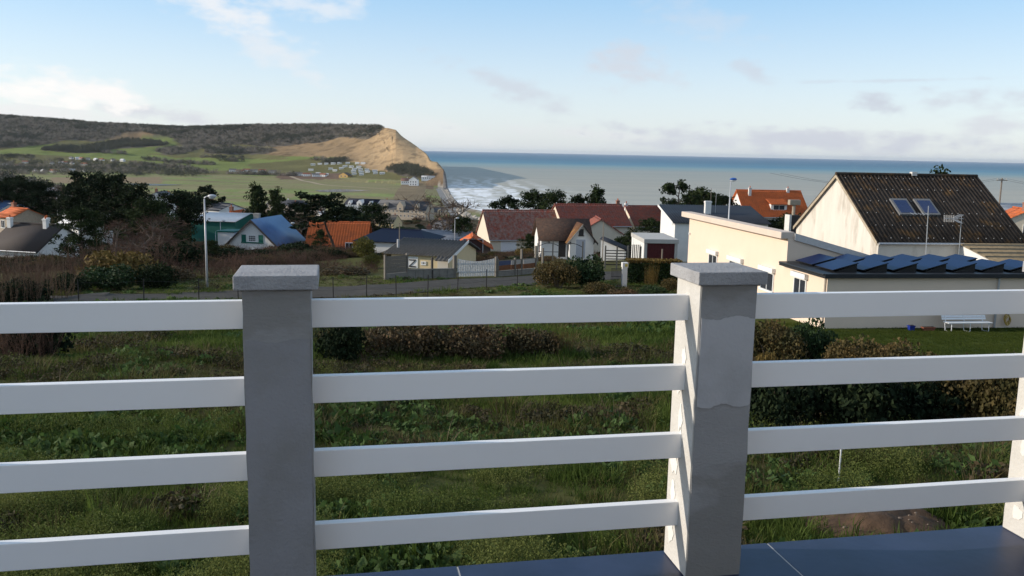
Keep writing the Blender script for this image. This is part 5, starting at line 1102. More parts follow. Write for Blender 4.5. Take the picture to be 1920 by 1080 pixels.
street_lamp(413, 415, 118., 'street lamp left of the blue-roofed house', r=.06, side=1)
street_lamp(404, 434, 122., 'short lamp in front of the green warehouse wall', r=.05, side=1)
street_lamp(543, 419, 125., 'street lamp between the blue-roofed house and the orange roof', r=.06, side=1)
street_lamp(534, 418, 140., 'farther small lamp post just left of the one by the orange roof', r=.05)
street_lamp(106, 366, 190., 'street lamp in front of the dark trees at far left', r=.07)
street_lamp(169, 372, 190., 'street lamp beside the low white-roofed building', r=.07)
street_lamp(853, 409.5, 135., 'pale lamp post standing behind the cabin roof', r=.06, side=1, arm=.3)
def pole(px, ptop, d, label, arm=True, r=.12):
    tp = at(px, ptop, d); g = zg(tp.x, d); h = tp.z - g; t = thing('utility_pole', label, 'utility pole', (tp.x, d, g), rad(10)); m_ = mat('pole_wood', (.20, .17, .14), .9, .2, 6.)
    MB().tube([(0, 0, -.5), (0, 0, h)], [r, r * .7], 8).put('pole', m_, t)
    if arm:
        MB().box(-.7, .7, -.05, .05, h - .3, h - .2).put('crossarm', m_, t)
        for x in (-.6, 0, .6): MB().tube([(x, 0, h - .2), (x, 0, h - .02)], .04, 6).put('insulator', M_CHIM, t)
        for x in (-.6, .6):
            for s in (-1, 1): MB().tube([(x + s * 30 * q, 0 + 2 * s * q, h - .05 - 3.2 * q * (1 - q) * 1.6 - s * q * .2) for q in np.linspace(0, 1, 9)], .012, 3).put('wire', M_DARKF, t)
    return t
pole(1879, 334, 105., 'wooden utility pole with crossarm and sagging wires at right against the sea')
pole(749, 418, 78., 'thin pole rising behind the cabin roof', arm=False, r=.05)
pole(1132, 417, 84., 'thin timber pole beside the white cottage gable', arm=False, r=.06)
pole(1242, 467, 66., 'grey timber post in front of the dark red garage door', arm=False, r=.08)
pole(1334, 353, 92., 'thin aerial pole on the grey-roofed white house', arm=False, r=.03)
# ------------------------------------------------------------------ vegetation kit
def leafmat(name, c1, c2, var=.35, scale=1.5, transl=.25, rough=.75, world=False, wscale=.12, spec=.25):
    if name in MATS: return MATS[name]
    M = bpy.data.materials.new(name); M.use_nodes = True; N = M.node_tree.nodes; L = M.node_tree.links; b = N['Principled BSDF']
    b.inputs['Roughness'].default_value = rough; b.inputs['Specular IOR Level'].default_value = spec
    oi = N.new('ShaderNodeObjectInfo'); tc = N.new('ShaderNodeTexCoord'); geo = N.new('ShaderNodeNewGeometry')
    def noise(v, s, d=3):
        n = N.new('ShaderNodeTexNoise'); n.inputs['Scale'].default_value = s; n.inputs['Detail'].default_value = d; L.new(v, n.inputs['Vector']); return n.outputs[0]
    def mr(v, a, c, lo=0., hi=1.):
        n = N.new('ShaderNodeMapRange'); n.inputs[1].default_value = a; n.inputs[2].default_value = c; n.inputs[3].default_value = lo; n.inputs[4].default_value = hi; L.new(v, n.inputs[0]); return n.outputs[0]
    f = mr(noise(geo.outputs['Position'], wscale if world else scale), .3, .7)
    ad = N.new('ShaderNodeMath'); ad.operation = 'MULTIPLY_ADD'; L.new(oi.outputs['Random'], ad.inputs[0]); ad.inputs[1].default_value = .5; L.new(f, ad.inputs[2])
    sb = N.new('ShaderNodeMath'); sb.operation = 'SUBTRACT'; sb.use_clamp = True; L.new(ad.outputs[0], sb.inputs[0]); sb.inputs[1].default_value = .25
    mx = N.new('ShaderNodeMix'); mx.data_type = 'RGBA'; L.new(sb.outputs[0], mx.inputs[0]); mx.inputs[6].default_value = (*c1, 1); mx.inputs[7].default_value = (*c2, 1)
    vm = N.new('ShaderNodeVectorMath'); vm.operation = 'SCALE'; L.new(mx.outputs[2], vm.inputs[0]); L.new(mr(noise(tc.outputs['Object'], scale * 6, 2), .3, .7, 1 - var, 1 + var), vm.inputs['Scale'])
    L.new(vm.outputs[0], b.inputs['Base Color'])
    if transl:
        t = N.new('ShaderNodeBsdfTranslucent'); L.new(vm.outputs[0], t.inputs[0]); ms = N.new('ShaderNodeMixShader'); ms.inputs[0].default_value = transl
        L.new(b.outputs[0], ms.inputs[1]); L.new(t.outputs[0], ms.inputs[2]); L.new(ms.outputs[0], N['Material Output'].inputs[0])
    MATS[name] = M; return M
def leaves(P, size, g, asp=1.6, up=.0, jit=.5):
    """a small pointed quad at every point of P"""
    n = len(P); P = np.asarray(P, float)
    d = g.normal(size=(n, 3)); d[:, 2] += up; d /= np.linalg.norm(d, axis=1)[:, None]
    e = g.normal(size=(n, 3)); e -= d * (e * d).sum(1)[:, None]; e /= np.linalg.norm(e, axis=1)[:, None]
    s = (size * (1 + jit * (g.random(n) - .5) * 2))[:, None]; a = d * s * asp; b = e * s * .5
    V = np.stack([P - a * .5, P + b, P + a * .5, P - b], 1).reshape(-1, 3); F = np.arange(4 * n).reshape(n, 4); return V, F
def join(parts):
    V = []; F = []; k = 0
    for v, f in parts: V.append(v); F.append(np.asarray(f) + k); k += len(v)
    return np.concatenate(V), np.concatenate(F)
def tubes(segs, n=4):
    """segs: (p0, p1, r0, r1) -> open tubes"""
    A_ = np.array([s[0] for s in segs], float); B_ = np.array([s[1] for s in segs], float); r0 = np.array([s[2] for s in segs]); r1 = np.array([s[3] for s in segs])
    d = B_ - A_; d /= np.maximum(np.linalg.norm(d, axis=1), 1e-9)[:, None]; h = np.where(np.abs(d[:, 2:3]) > .9, np.array([[1., 0, 0]]), np.array([[0, 0, 1.]]))
    a = np.cross(d, h); a /= np.linalg.norm(a, axis=1)[:, None]; b = np.cross(d, a); V = []
    for k in range(n): t = 2 * math.pi * k / n; o = a * math.cos(t) + b * math.sin(t); V += [A_ + o * r0[:, None], B_ + o * r1[:, None]]
    V = np.stack(V, 1).reshape(-1, 3); m = len(segs); base = np.arange(m)[:, None] * 2 * n; F = []
    for k in range(n): F.append(np.concatenate([base + 2 * k, base + 2 * ((k + 1) % n), base + 2 * ((k + 1) % n) + 1, base + 2 * k + 1], 1))
    return V, np.concatenate(F)
BARK = mat('pine_bark', (.085, .062, .048), .95, .3, 5., .5, 20.); BARKG = mat('grey_bark', (.13, .105, .085), .95, .3, 5., .4, 20.)
L_PINE = leafmat('pine_needles', (.011, .019, .0105), (.024, .034, .015), transl=.06, spec=.04)
L_PINE2 = leafmat('pine_needles_pale', (.016, .028, .012), (.036, .048, .018), transl=.08, spec=.04)  # lighter needle green for the conifer, sparse pine and macrocarpa kinds
L_EVER = leafmat('evergreen_leaves', (.012, .030, .010), (.030, .056, .016), transl=.15)
L_OLIVE = leafmat('olive_leaves', (.055, .062, .012), (.13, .115, .022), transl=.2)
L_TWIG = leafmat('bare_twigs', (.075, .050, .034), (.13, .090, .060), transl=.0, rough=.9)
L_TWIGR = leafmat('reddish_twigs', (.060, .034, .026), (.115, .066, .045), transl=.0, rough=.9)
L_GOLD = leafmat('golden_twigs', (.085, .060, .020), (.16, .112, .032), transl=.1, rough=.9)
L_BRAM = leafmat('bramble_leaves', (.045, .040, .018), (.12, .072, .035), transl=.15)
L_HEDGE = leafmat('hedge_brown_green', (.040, .042, .012), (.115, .078, .028), transl=.2)

PROTO = {}
def pine(key, seed, n_br, zlo, prof, clump, flat, n_leaf, bend=.05, size=.019, leafm=None, trunk_r=.022, up=.35):
    g = np.random.default_rng(seed); zs = np.linspace(0, .96, 12); bx = bend * np.sin(zs * 3.1 + seed) + .02 * g.normal(size=12).cumsum() * .4; by = bend * np.cos(zs * 2.3 + seed * 2) - bend * math.cos(seed * 2)
    bx -= bx[0]; path = np.stack([bx, by, zs], -1); seg = []
    for i in range(11): r = trunk_r * (1 - zs[i] * .85); seg.append((path[i], path[i + 1], r, trunk_r * (1 - zs[i + 1] * .85)))
    P = []
    for i in range(n_br):
        z = zlo + (.97 - zlo) * (i + g.random()) / n_br; a = i * 2.4 + g.normal() * .4; c = np.array([np.interp(z, zs, path[:, k]) for k in range(3)])
        Lb = prof((z - zlo) / (1 - zlo)) * (.75 + .5 * g.random()); d = np.array([math.cos(a), math.sin(a), up * g.normal(.6, .5)]); p = c; r = .008
        m_ = 4
        for k in range(m_):
            q = p + d * Lb / m_ + g.normal(size=3) * .012; seg.append((p, q, r, r * .7)); r *= .7; p = q; d = d + np.array([0, 0, .12 * up]) + g.normal(size=3) * .12
            if k >= 1:
                cs = clump * (.6 + .8 * g.random()); npts = int(n_leaf * 2.1 * (.5 + g.random()))
                o = g.normal(size=(npts, 3)); o /= np.linalg.norm(o, axis=1)[:, None]; o *= (g.random(npts) ** .45)[:, None]; o[:, 2] *= flat; P.append(p + o * cs + g.normal(size=3) * .02)
    P.append(path[-1] + g.normal(size=(n_leaf * 2, 3)) * clump * .5 * np.array([1, 1, flat * 1.2]))
    P = np.concatenate(P); V, F = leaves(P, size, g, 1.9, .35)
    PROTO[key] = (mesh_np(key + '_trunk', *tubes(seg, 5), BARK, True), mesh_np(key + '_crown', V, F, leafm or L_PINE))
pine('pine_a', 1, 34, .34, lambda t: .30 * math.sin(math.pi * min(1, .18 + t * .82)) ** .7 + .03, .085, .62, 34)
pine('pine_b', 2, 30, .25, lambda t: .27 * (1 - t) ** .55 + .05, .08, .7, 36, bend=.03)
pine('pine_umbrella', 5, 26, .50, lambda t: .34 * (1 - .55 * t), .085, .38, 34, bend=.09, trunk_r=.02, up=.22)
pine('conifer', 8, 46, .06, lambda t: .24 * (1 - t) ** .6 + .035, .075, .8, 30, bend=.02, leafm=L_PINE2)
pine('pine_sparse', 11, 15, .20, lambda t: .26 * (1 - t) ** .5 + .06, .065, .8, 46, bend=.03, size=.018, leafm=L_PINE2)
pine('macrocarpa', 14, 40, .12, lambda t: .33 * math.sin(math.pi * min(1, .3 + .7 * t)) ** .6 + .03, .10, .65, 34, bend=.03, leafm=L_PINE2)
def bare(key, seed, spread=.62, leafm=None, twig=5, levels=5, ratio=.70):
    g = np.random.default_rng(seed); seg = []; tips = []
    def grow(p, d, L, r, lv):
        q = p + d * L; seg.append((p, q, r, r * .72))
        if lv == 0: tips.append((q, d)); return
        for k in range(3 if lv > 1 else 3):
            e = d + g.normal(size=3) * spread; e[2] += .18; e /= np.linalg.norm(e); grow(q if k else p + d * L * .8, e, L * ratio * (.75 + .5 * g.random()), r * .62, lv - 1)
    grow(np.zeros(3), np.array([.03, 0, 1.]), .26, .022, levels)
    tw = []
    for q, d in tips:
        for k in range(twig): e = d + g.normal(size=3) * .7; e[2] += .2; e /= np.linalg.norm(e); tw.append((q, q + e * .07 * (.5 + g.random()), .0022, .0008))
    m_ = max(s[1][2] for s in tw); sc = 1 / m_
    V, F = tubes(seg, 4); V2, F2 = tubes(tw, 3)
    PROTO[key] = (mesh_np(key + '_trunk', V * sc, F, BARKG, True), mesh_np(key + '_crown', V2 * sc, F2, leafm or L_TWIG))
bare('bare_a', 3); bare('bare_b', 6, .75, L_TWIGR)
def bush(key, seed, rx, ry, rz, n, size, leafm, lumps=16, stems=10, asp=1.5, fuzz=.0, core=.72, up=0.):
    g = np.random.default_rng(seed); P = []; per = n // lumps
    for i in range(lumps):
        a = g.random() * 6.28; r = math.sqrt(g.random()) * .72; z = .28 + .5 * g.random() * (1 - r * .6); c = np.array([rx * r * math.cos(a), ry * r * math.sin(a), rz * z]); s = np.array([rx, ry, rz * .8]) * (.30 + .16 * g.random())
        o = g.normal(size=(per, 3)); o /= np.linalg.norm(o, axis=1)[:, None]; o *= (1 - core * g.random(per) ** 2)[:, None] ** .6; o += g.normal(size=(per, 3)) * fuzz; P.append(c + o * s)
    P = np.concatenate(P); P = P[P[:, 2] > .0]; V, F = leaves(P, size, g, asp, up)
    seg = []
    for i in range(stems):
        a = g.random() * 6.28; q = np.array([rx * .6 * math.cos(a) * g.random(), ry * .6 * math.sin(a) * g.random(), rz * (.5 + .4 * g.random())]); mid = q * .5 + g.normal(size=3) * rx * .05; seg += [(np.array([0, 0, -.1]), mid, .03, .02), (mid, q, .02, .006)]
    PROTO[key] = (mesh_np(key + '_stems', *tubes(seg, 4), BARKG, True), mesh_np(key + '_foliage', V, F, leafm))
def thicket(key, seed, r, h, n, leafm, lean=.25, twigs=6, rad_=.007):
    g = np.random.default_rng(seed); seg = []; tw = []
    for i in range(n):
        a = g.random() * 6.28; rr = r * math.sqrt(g.random()); p = np.array([rr * math.cos(a), rr * math.sin(a), 0]); d = np.array([g.normal() * lean, g.normal() * lean, 1.]); d /= np.linalg.norm(d); L = h * (.45 + .55 * g.random()); k = 4
        for j in range(k):
            q = p + d * L / k; seg.append((p, q, rad_ * (1 - j / k * .7), rad_ * (1 - (j + 1) / k * .7))); d = d + g.normal(size=3) * .14; d /= np.linalg.norm(d)
            for _ in range(twigs if j else 1): e = d + g.normal(size=3) * .6; e /= np.linalg.norm(e); s0 = p + (q - p) * g.random(); tw.append((s0, s0 + e * h * .10 * (.4 + g.random()), rad_ * .45, rad_ * .2))
            p = q
    PROTO[key] = (mesh_np(key + '_stems', *tubes(seg, 3), leafm), mesh_np(key + '_twigs', *tubes(tw, 3), leafm))
bush('ever_bush', 21, 1., 1., 1., 5200, .055, L_EVER)
bush('dark_bush', 22, 1., 1., 1., 4200, .06, L_PINE, up=.5)
bush('olive_bush', 23, 1., 1., 1., 4200, .05, L_OLIVE)
bush('bramble', 24, 1., 1., .8, 4600, .05, L_BRAM, lumps=22, fuzz=.1)
bush('hedge_bush', 25, 1., 1., 1., 5600, .045, L_HEDGE, lumps=24, fuzz=.06)
bush('gold_bush', 26, 1., 1., 1., 4200, .05, L_GOLD, fuzz=.12, asp=3.)
thicket('thicket', 31, 1., 1.3, 150, L_TWIGR); thicket('tall_stems', 32, 1., 1.6, 90, L_TWIG, .18, 3); thicket('pale_thicket', 33, 1., 1.1, 150, L_GOLD, .3)

def tree(kind, px, ptop, d, label, wide=1., rz=0., name='pine_tree', cat='tree', group=None, bury=.1, hmin=None):
    tp = at(px, ptop, d); g = zg(tp.x, d); h = tp.z - g + bury; t = thing(name, label, cat, (tp.x, d, g - bury), rad(rz), group); t.scale = (h * wide, h * wide, h)
    put('trunk', PROTO[kind][0], t); put('crown', PROTO[kind][1], t); return t
def shrub(kind, px, ptop, pbot, d, w, label, rz=0., name='shrub', cat='shrub', group=None, dep=None, p=None):
    """w = full width in pixels at distance d"""
    tp = at(px, ptop, d); g = zg(tp.x, d); h = max(tp.z - g, .3); r = w / 2 / F_PX * d
    t = thing(name, label, cat, (tp.x, d, g - .05), rad(rz), group); top = {'thicket': 1.25, 'tall_stems': 1.55, 'pale_thicket': 1.05, 'bramble': .78}.get(kind, .98)
    t.scale = (r, dep or r, h / top); s_ = put('stems', PROTO[kind][0], t); f_ = put('twigs' if 'thicket' in kind or 'stems' in kind else 'foliage', PROTO[kind][1], t)
    if 'thicket' in kind or 'stems' in kind: tag(s_, kind='stuff'); tag(f_, kind='stuff')
    return t

PG = 'dark pines among the houses'
for a in [('pine_b', 35, 332, 170, 'dark pine at the far left above the brown-roofed house', 1.3, 10), ('pine_a', 75, 345, 175, 'dark pine just right of the far left one', 1.2, 90), ('pine_a', 5, 345, 150, 'dark pine cut by the left edge of the picture', 1.2, 40),
          ('pine_a', 172, 331, 128, 'broad dark pine, leftmost of the big group before the meadow', 1.05, 0), ('pine_b', 147, 345, 140, 'smaller pine left of the broad one before the meadow', 1.1, 70), ('pine_a', 207, 335, 122, 'tall dark pine in the middle of the big left group', 1.0, 130),
          ('pine_a', 240, 352, 116, 'dark pine right of the tallest in the big left group', 1.1, 200), ('macrocarpa', 290, 376, 104, 'wide dark conifer behind the brown bare tree', 1.25, 30), ('pine_a', 330, 366, 112, 'spreading dark pine above the street lamp', 1.2, 260), ('pine_b', 392, 349, 190, 'pine with layered branches left of the green warehouse', 1.15, 15),
          ('pine_a', 352, 364, 165, 'dark pine showing behind the green warehouse roof', 1.1, 300), ('macrocarpa', 146, 394, 78, 'low dark pine spreading over the white gable of the brown-roofed house', 1.0, 160), ('macrocarpa', 318, 412, 90, 'dark bushy conifer left of the green warehouse', 1.2, 77), ('macrocarpa', 392, 452, 78, 'low dark conifer beside the annexe of the blue-roofed house', 1.2, 177),
          ('conifer', 487, 349, 150, 'pointed dense conifer, left of a pair behind the blue roof', .9, 0), ('conifer', 519, 356, 148, 'pointed dense conifer, right of a pair behind the blue roof', .85, 120), ('pine_b', 560, 380, 150, 'shaggy pine right of the pointed conifer pair', 1.1, 50), ('macrocarpa', 528, 425, 130, 'dark conifer at the right foot of the blue roof', 1.2, 99),
          ('pine_umbrella', 624, 362, 94, 'tall flat-topped pine with bent bare trunk before the orange roof', 1.45, 205), ('pine_a', 662, 392, 128, 'dark pine right of the flat-topped pine', 1.2, 20), ('macrocarpa', 697, 384, 150, 'dark round pine left of the cream mansard house', 1.1, 140), ('macrocarpa', 598, 432, 100, 'dark ivy-clad tree before the orange roof', 1.0, 240),
          ('macrocarpa', 872, 408, 150, 'dark conifer left of the cream gable', 1.0, 0), ('pine_sparse', 930, 374, 158, 'leftmost small pine on the skyline above the red roof', .9, 0), ('pine_b', 960, 368, 156, 'second small pine on the skyline above the red roof', .95, 50), ('macrocarpa', 1002, 360, 156, 'third pine on the skyline, left of a wide pair', .95, 90), ('macrocarpa', 1033, 361, 152, 'rounded pine touching the higher red roof', 1.0, 180),
          ('pine_b', 1090, 366, 156, 'short pine left of the pointed one above the red roofs', .9, 30), ('conifer', 1112, 354, 154, 'pointed pine above the middle of the red roofs', 1.0, 250), ('pine_sparse', 1268, 339, 128, 'open-branched pine against the sea behind the grey roof', 1.05, 15), ('macrocarpa', 1318, 357, 134, 'round pine right of the open-branched one against the sea', 1.15, 70), ('pine_b', 1345, 366, 140, 'small pine behind the chimney of the grey roof', 1.2, 190),
          ('conifer', 1785, 325, 96, 'pine tip showing above the dark corrugated ridge', 1.0, 0), ('macrocarpa', 1190, 436, 92, 'dense dark conifer left of the white garage', 1.35, 0), ('macrocarpa', 1222, 412, 108, 'dark conifer behind the flat-roofed garage', 1.2, 80), ('macrocarpa', 1160, 446, 98, 'ivy-dark conifer right of the cottage gable', 1.1, 160), ('macrocarpa', 997, 440, 103, 'clipped dark evergreen tree left of the white cottage', 1.15, 45), ('macrocarpa', 1495, 405, 90, 'dark hedge-like tree behind the tall chimney stack', 1.4, 10), ('macrocarpa', 1462, 412, 95, 'dark evergreen left of the tall chimney stack', 1.3, 110)]:
    k, px, pt, d, lab, w, rz = a; tree(k, px, pt, d, lab, w, rz, 'pine_tree' if 'pine' in k else 'conifer_tree', 'tree', PG)
for a in [('bare_a', 800, 358, 165, 'large bare tree with fine branches in front of the manor', 1.9, 0), ('bare_b', 262, 398, 80, 'reddish-brown bare tree in front of the dark pines', 1.6, 40), ('bare_b', 215, 412, 84, 'smaller bare brown tree left of the reddish one', 1.5, 110), ('bare_b', 310, 420, 78, 'bare brown tree right of the reddish one', 1.6, 250), ('bare_a', 560, 400, 130, 'bare tree in the gap right of the blue roof', 1.3, 60), ('bare_a', 255, 352, 210, 'bare tree at the edge of the meadow above the pines', 1.4, 0), ('bare_b', 100, 345, 260, 'bare tree on the wooded spur at left', 1.3, 80), ('bare_b', 125, 352, 240, 'second bare tree on the wooded spur at left', 1.3, 180)]:
    k, px, pt, d, lab, w, rz = a; tree(k, px, pt, d, lab, w, rz, 'bare_tree', 'tree', 'leafless trees among the houses')
SG = 'shrubs round the field and gardens'
for a in [('thicket', 190, 452, 520, 66, 130, 'brown leafless thicket behind the golden twigs', 15), ('thicket', 260, 446, 520, 68, 140, 'reddish-brown thicket at the foot of the bare trees', 75), ('dark_bush', 330, 452, 520, 70, 120, 'dark bush left of the tall lamp below the conifers', 33), ('thicket', 30, 470, 540, 60, 120, 'brown thicket before the brown-roofed house', 140), ('bramble', 300, 500, 550, 58, 120, 'brown bramble bank left of the tall lamp', 10),
          ('olive_bush', 685, 441, 480, 80, 54, 'rounded yellow-green bush left of the navy roof', 0), ('olive_bush', 698, 473, 507, 70, 40, 'smaller yellow-green bush below the rounded one', 60),
          ('ever_bush', 1108, 476, 535, 57, 104, 'dense dark green clipped evergreen beside the lane', 0), ('hedge_bush', 1046, 484, 550, 56, 92, 'brown-green bushy hedge left of the dark evergreen', 30), ('pale_thicket', 1062, 482, 520, 60, 60, 'pale dry stems rising between brown hedge and evergreen', 0),
          ('hedge_bush', 1120, 527, 560, 52, 70, 'low brown clipped shrub before the dark evergreen', 80), ('ever_bush', 1220, 533, 560, 52, 70, 'low glossy green shrub before the trimmed hedge', 150), ('bramble', 1168, 538, 560, 50, 60, 'reddish low shrub between two clipped shrubs', 20), ('hedge_bush', 1258, 520, 560, 54, 50, 'brownish shrub beside the right-hand railing post', 70),
          ('gold_bush', 985, 464, 490, 92, 44, 'orange-brown dry hedge in the cottage garden', 0), ('gold_bush', 1030, 478, 490, 84, 30, 'small ochre bush under the iron trellis', 40), ('pale_thicket', 1222, 490, 530, 59, 26, 'bare pale shrub in front of the trimmed hedge', 0),
          ('gold_bush', 225, 466, 520, 56, 150, 'golden-twigged shrub crown at the left of the lane', 0), ('ever_bush', 215, 494, 565, 50, 130, 'dark green leafy bush below the golden twigs', 20), ('dark_bush', 290, 490, 570, 51, 90, 'very dark bush right of the golden-twigged shrub', 70), ('dark_bush', 130, 510, 570, 48, 100, 'very dark bush left of the golden-twigged shrub', 170),
          ('tall_stems', 60, 468, 570, 44, 130, 'tall dry pale stems at the left edge', 0), ('tall_stems', 10, 480, 575, 42, 110, 'tall dry stems cut by the left edge', 90), ('thicket', 110, 478, 560, 52, 110, 'brown leafless thicket behind the dry stems', 40), ('dark_bush', 30, 520, 580, 43, 130, 'dark low bush under the dry stems', 120), ('dark_bush', 45, 556, 700, 26, 190, 'black-shadowed bush at the left behind the second rail', 60), ('thicket', 20, 570, 690, 25, 150, 'brown thicket at the left behind the upper rails', 10),
          ('thicket', 365, 482, 535, 62, 120, 'reddish leafless thicket behind the tall street lamp', 20), ('thicket', 440, 474, 530, 66, 110, 'brown thicket under the blue-roofed house', 100), ('thicket', 520, 466, 530, 68, 110, 'brown thicket left of the tall pine trunk', 60), ('dark_bush', 420, 462, 510, 80, 120, 'dark bush at the foot of the blue-roofed house', 10), ('dark_bush', 480, 466, 510, 78, 110, 'dark bush under the green shutters', 50), ('thicket', 590, 480, 525, 68, 100, 'brown thicket at the foot of the tall pine', 140), ('thicket', 660, 486, 525, 67, 100, 'brown thicket left of the timber screen', 10), ('dark_bush', 555, 452, 500, 84, 90, 'dark bush between blue roof and orange roof', 90), ('bramble', 640, 500, 530, 64, 110, 'reddish dead bracken patch by the lane', 0),
          ('dark_bush', 638, 596, 690, 26.5, 120, 'dark bush right behind the left railing post', 0), ('bramble', 760, 600, 690, 27.5, 170, 'reddish-brown bramble mound in the field', 20), ('bramble', 890, 604, 680, 28, 170, 'bramble mound right of the reddish one in the field', 100), ('bramble', 1000, 610, 670, 28.5, 120, 'bramble with pale dead stems at the end of the mounds', 200), ('pale_thicket', 1050, 612, 665, 28.5, 50, 'tuft of pale dead stems at the end of the brambles', 0),
          ('hedge_bush', 1450, 596, 720, 27, 150, 'brown-leaved shrub right of the right railing post', 0), ('ever_bush', 1530, 592, 700, 28, 110, 'tall dark green shrub before the bungalow corner', 40), ('hedge_bush', 1610, 628, 740, 25, 150, 'reddish-green hedge shrub right of the tall dark one', 80), ('hedge_bush', 1690, 636, 770, 24, 150, 'low hedge shrub with yellow leaves by the lawn', 150), ('gold_bush', 1440, 655, 700, 24, 50, 'straw-coloured tuft beside the right railing post', 0),
          ('dark_bush', 1590, 678, 830, 17.6, 230, 'dark feathery shrub behind the third rail', 0), ('dark_bush', 1720, 688, 820, 17.8, 190, 'dark feathery shrub in the middle of the hedge', 70), ('hedge_bush', 1810, 668, 830, 18., 200, 'leafy brown-green hedge part left of the edge post', 10), ('hedge_bush', 1895, 664, 850, 17.5, 190, 'leafy brown-green hedge part at the edge post', 100), ('dark_bush', 1465, 684, 830, 17.4, 190, 'dark shrub with orange flecks by the right railing post', 190), ('hedge_bush', 1960, 680, 880, 18.5, 190, 'hedge part cut by the right edge', 30), ('bramble', 1880, 800, 900, 17, 120, 'low brown bramble under the hedge at right', 60)]:
    k, px, pt, pb, d, w, lab, rz = a; shrub(k, px, pt, pb, d, w, lab, rz, {'thicket': 'thicket', 'tall_stems': 'dry_stems', 'bramble': 'bramble'}.get(k, 'shrub'), 'shrub', SG)
# trimmed hedge with level brown top
def box_hedge():
    p, q = at(1176, 525, 60.), at(1275, 525, 60.5); L = q.x - p.x; g = zg(p.x, 60.); h = at(1220, 489, 60.).z - g
    t = thing('trimmed_hedge', 'level trimmed hedge with brown clipped top right of the white gatepost', 'hedge', (p.x, 60., g)); gg = np.random.default_rng(5); n = 9000
    P = np.stack([gg.random(n) * L, gg.random(n) * 1.3, h * gg.random(n) ** .8], -1); f = gg.random(n); s = f < .45; P[s, 1] = gg.random(s.sum()) * .15; s = f > .6; P[s, 2] = h - gg.random(s.sum()) * .12
    top = P[:, 2] > h - .16; V, F = leaves(P[top], .09, gg, 2.); put('clipped_top', mesh_np('clipped_top', V, F, L_GOLD), t); V, F = leaves(P[~top], .10, gg); put('foliage', mesh_np('foliage', V, F, L_EVER), t)
    MB().box(.1, L - .1, .3, 1.1, -.3, h - .3).put('inner_branches', BARK, t)
box_hedge()

# ------------------------------------------------------------------ scattered cover
def scatter(name, pts, scl, rot, idx, protos, label, cat=None):
    me = bpy.data.meshes.new(name); n = len(pts); me.vertices.add(n); me.vertices.foreach_set('co', np.asarray(pts, np.float32).ravel())
    a = me.attributes.new('scl', 'FLOAT_VECTOR', 'POINT'); a.data.foreach_set('vector', np.asarray(scl, np.float32).ravel())
    a = me.attributes.new('rot', 'FLOAT_VECTOR', 'POINT'); a.data.foreach_set('vector', np.asarray(rot, np.float32).ravel())
    a = me.attributes.new('idx', 'INT', 'POINT'); a.data.foreach_set('value', np.asarray(idx, np.int32))
    o = put(name, me); tag(o, label, cat, None, 'stuff')
    c = bpy.data.collections.new(name + '_kinds')
    for i, m_ in enumerate(protos): q = bpy.data.objects.new('%s_kind_%02d' % (name, i), m_); c.objects.link(q)
    ng = bpy.data.node_groups.new(name, 'GeometryNodeTree'); ng.interface.new_socket('Geometry', in_out='INPUT', socket_type='NodeSocketGeometry'); ng.interface.new_socket('Geometry', in_out='OUTPUT', socket_type='NodeSocketGeometry')
    N = ng.nodes; L = ng.links; gi = N.new('NodeGroupInput'); go = N.new('NodeGroupOutput'); iop = N.new('GeometryNodeInstanceOnPoints'); ci = N.new('GeometryNodeCollectionInfo')
    ci.inputs[0].default_value = c; ci.inputs[1].default_value = True; ci.inputs[2].default_value = True
    def att(nm, ty): n_ = N.new('GeometryNodeInputNamedAttribute'); n_.data_type = ty; n_.inputs[0].default_value = nm; return n_.outputs[0]
    e = N.new('FunctionNodeEulerToRotation'); L.new(att('rot', 'FLOAT_VECTOR'), e.inputs[0])
    iop.inputs['Pick Instance'].default_value = True
    L.new(gi.outputs[0], iop.inputs['Points']); L.new(ci.outputs[0], iop.inputs['Instance']); L.new(att('idx', 'INT'), iop.inputs['Instance Index']); L.new(e.outputs[0], iop.inputs['Rotation']); L.new(att('scl', 'FLOAT_VECTOR'), iop.inputs['Scale']); L.new(iop.outputs[0], go.inputs[0])
    md = o.modifiers.new('scatter', 'NODES'); md.node_group = ng
    return o
g = np.random.default_rng(99)
def tuft(seed, n, h, spread, w, m_, lean=.5):
    q = np.random.default_rng(seed); a = q.random(n) * 6.28; r = spread * np.sqrt(q.random(n)); b = np.stack([r * np.cos(a), r * np.sin(a), np.zeros(n)], -1); hh = h * (.5 + .7 * q.random(n))
    l = np.stack([np.cos(a) * lean * hh * q.random(n), np.sin(a) * lean * hh * q.random(n), hh], -1); s = np.stack([-np.sin(a + q.normal(size=n)), np.cos(a + q.normal(size=n)), np.zeros(n)], -1) * w
    V = np.stack([b - s, b + s, b + l * np.array([.45, .45, .6]) + s * .7, b + l * np.array([.45, .45, .6]) - s * .7, b + l * np.array([1.15, 1.15, .95])], 1).reshape(-1, 3); k = np.arange(n)[:, None] * 5
    F = np.concatenate([k + np.array([[0, 1, 2]]), k + np.array([[0, 2, 3]]), k + np.array([[3, 2, 4]])], 0); return mesh_np('tuft', V, F, m_)
def weed(seed, n, r, h, size, m_, up=.2):
    q = np.random.default_rng(seed); o = q.normal(size=(n, 3)); o /= np.linalg.norm(o, axis=1)[:, None]; o *= (q.random(n) ** .4)[:, None]; o = o * np.array([r, r, h * .6]) + np.array([0, 0, h * .5]); o = o[o[:, 2] > 0]; return mesh_np('weed', *leaves(o, size, q, 1.6, up), m_)
G1 = leafmat('grass_blades', (.038, .068, .012), (.10, .135, .026), world=True, wscale=.25, transl=.35, spec=.15)
G2 = leafmat('dry_grass', (.075, .074, .024), (.13, .112, .046), world=True, wscale=.3, transl=.3, spec=.1)
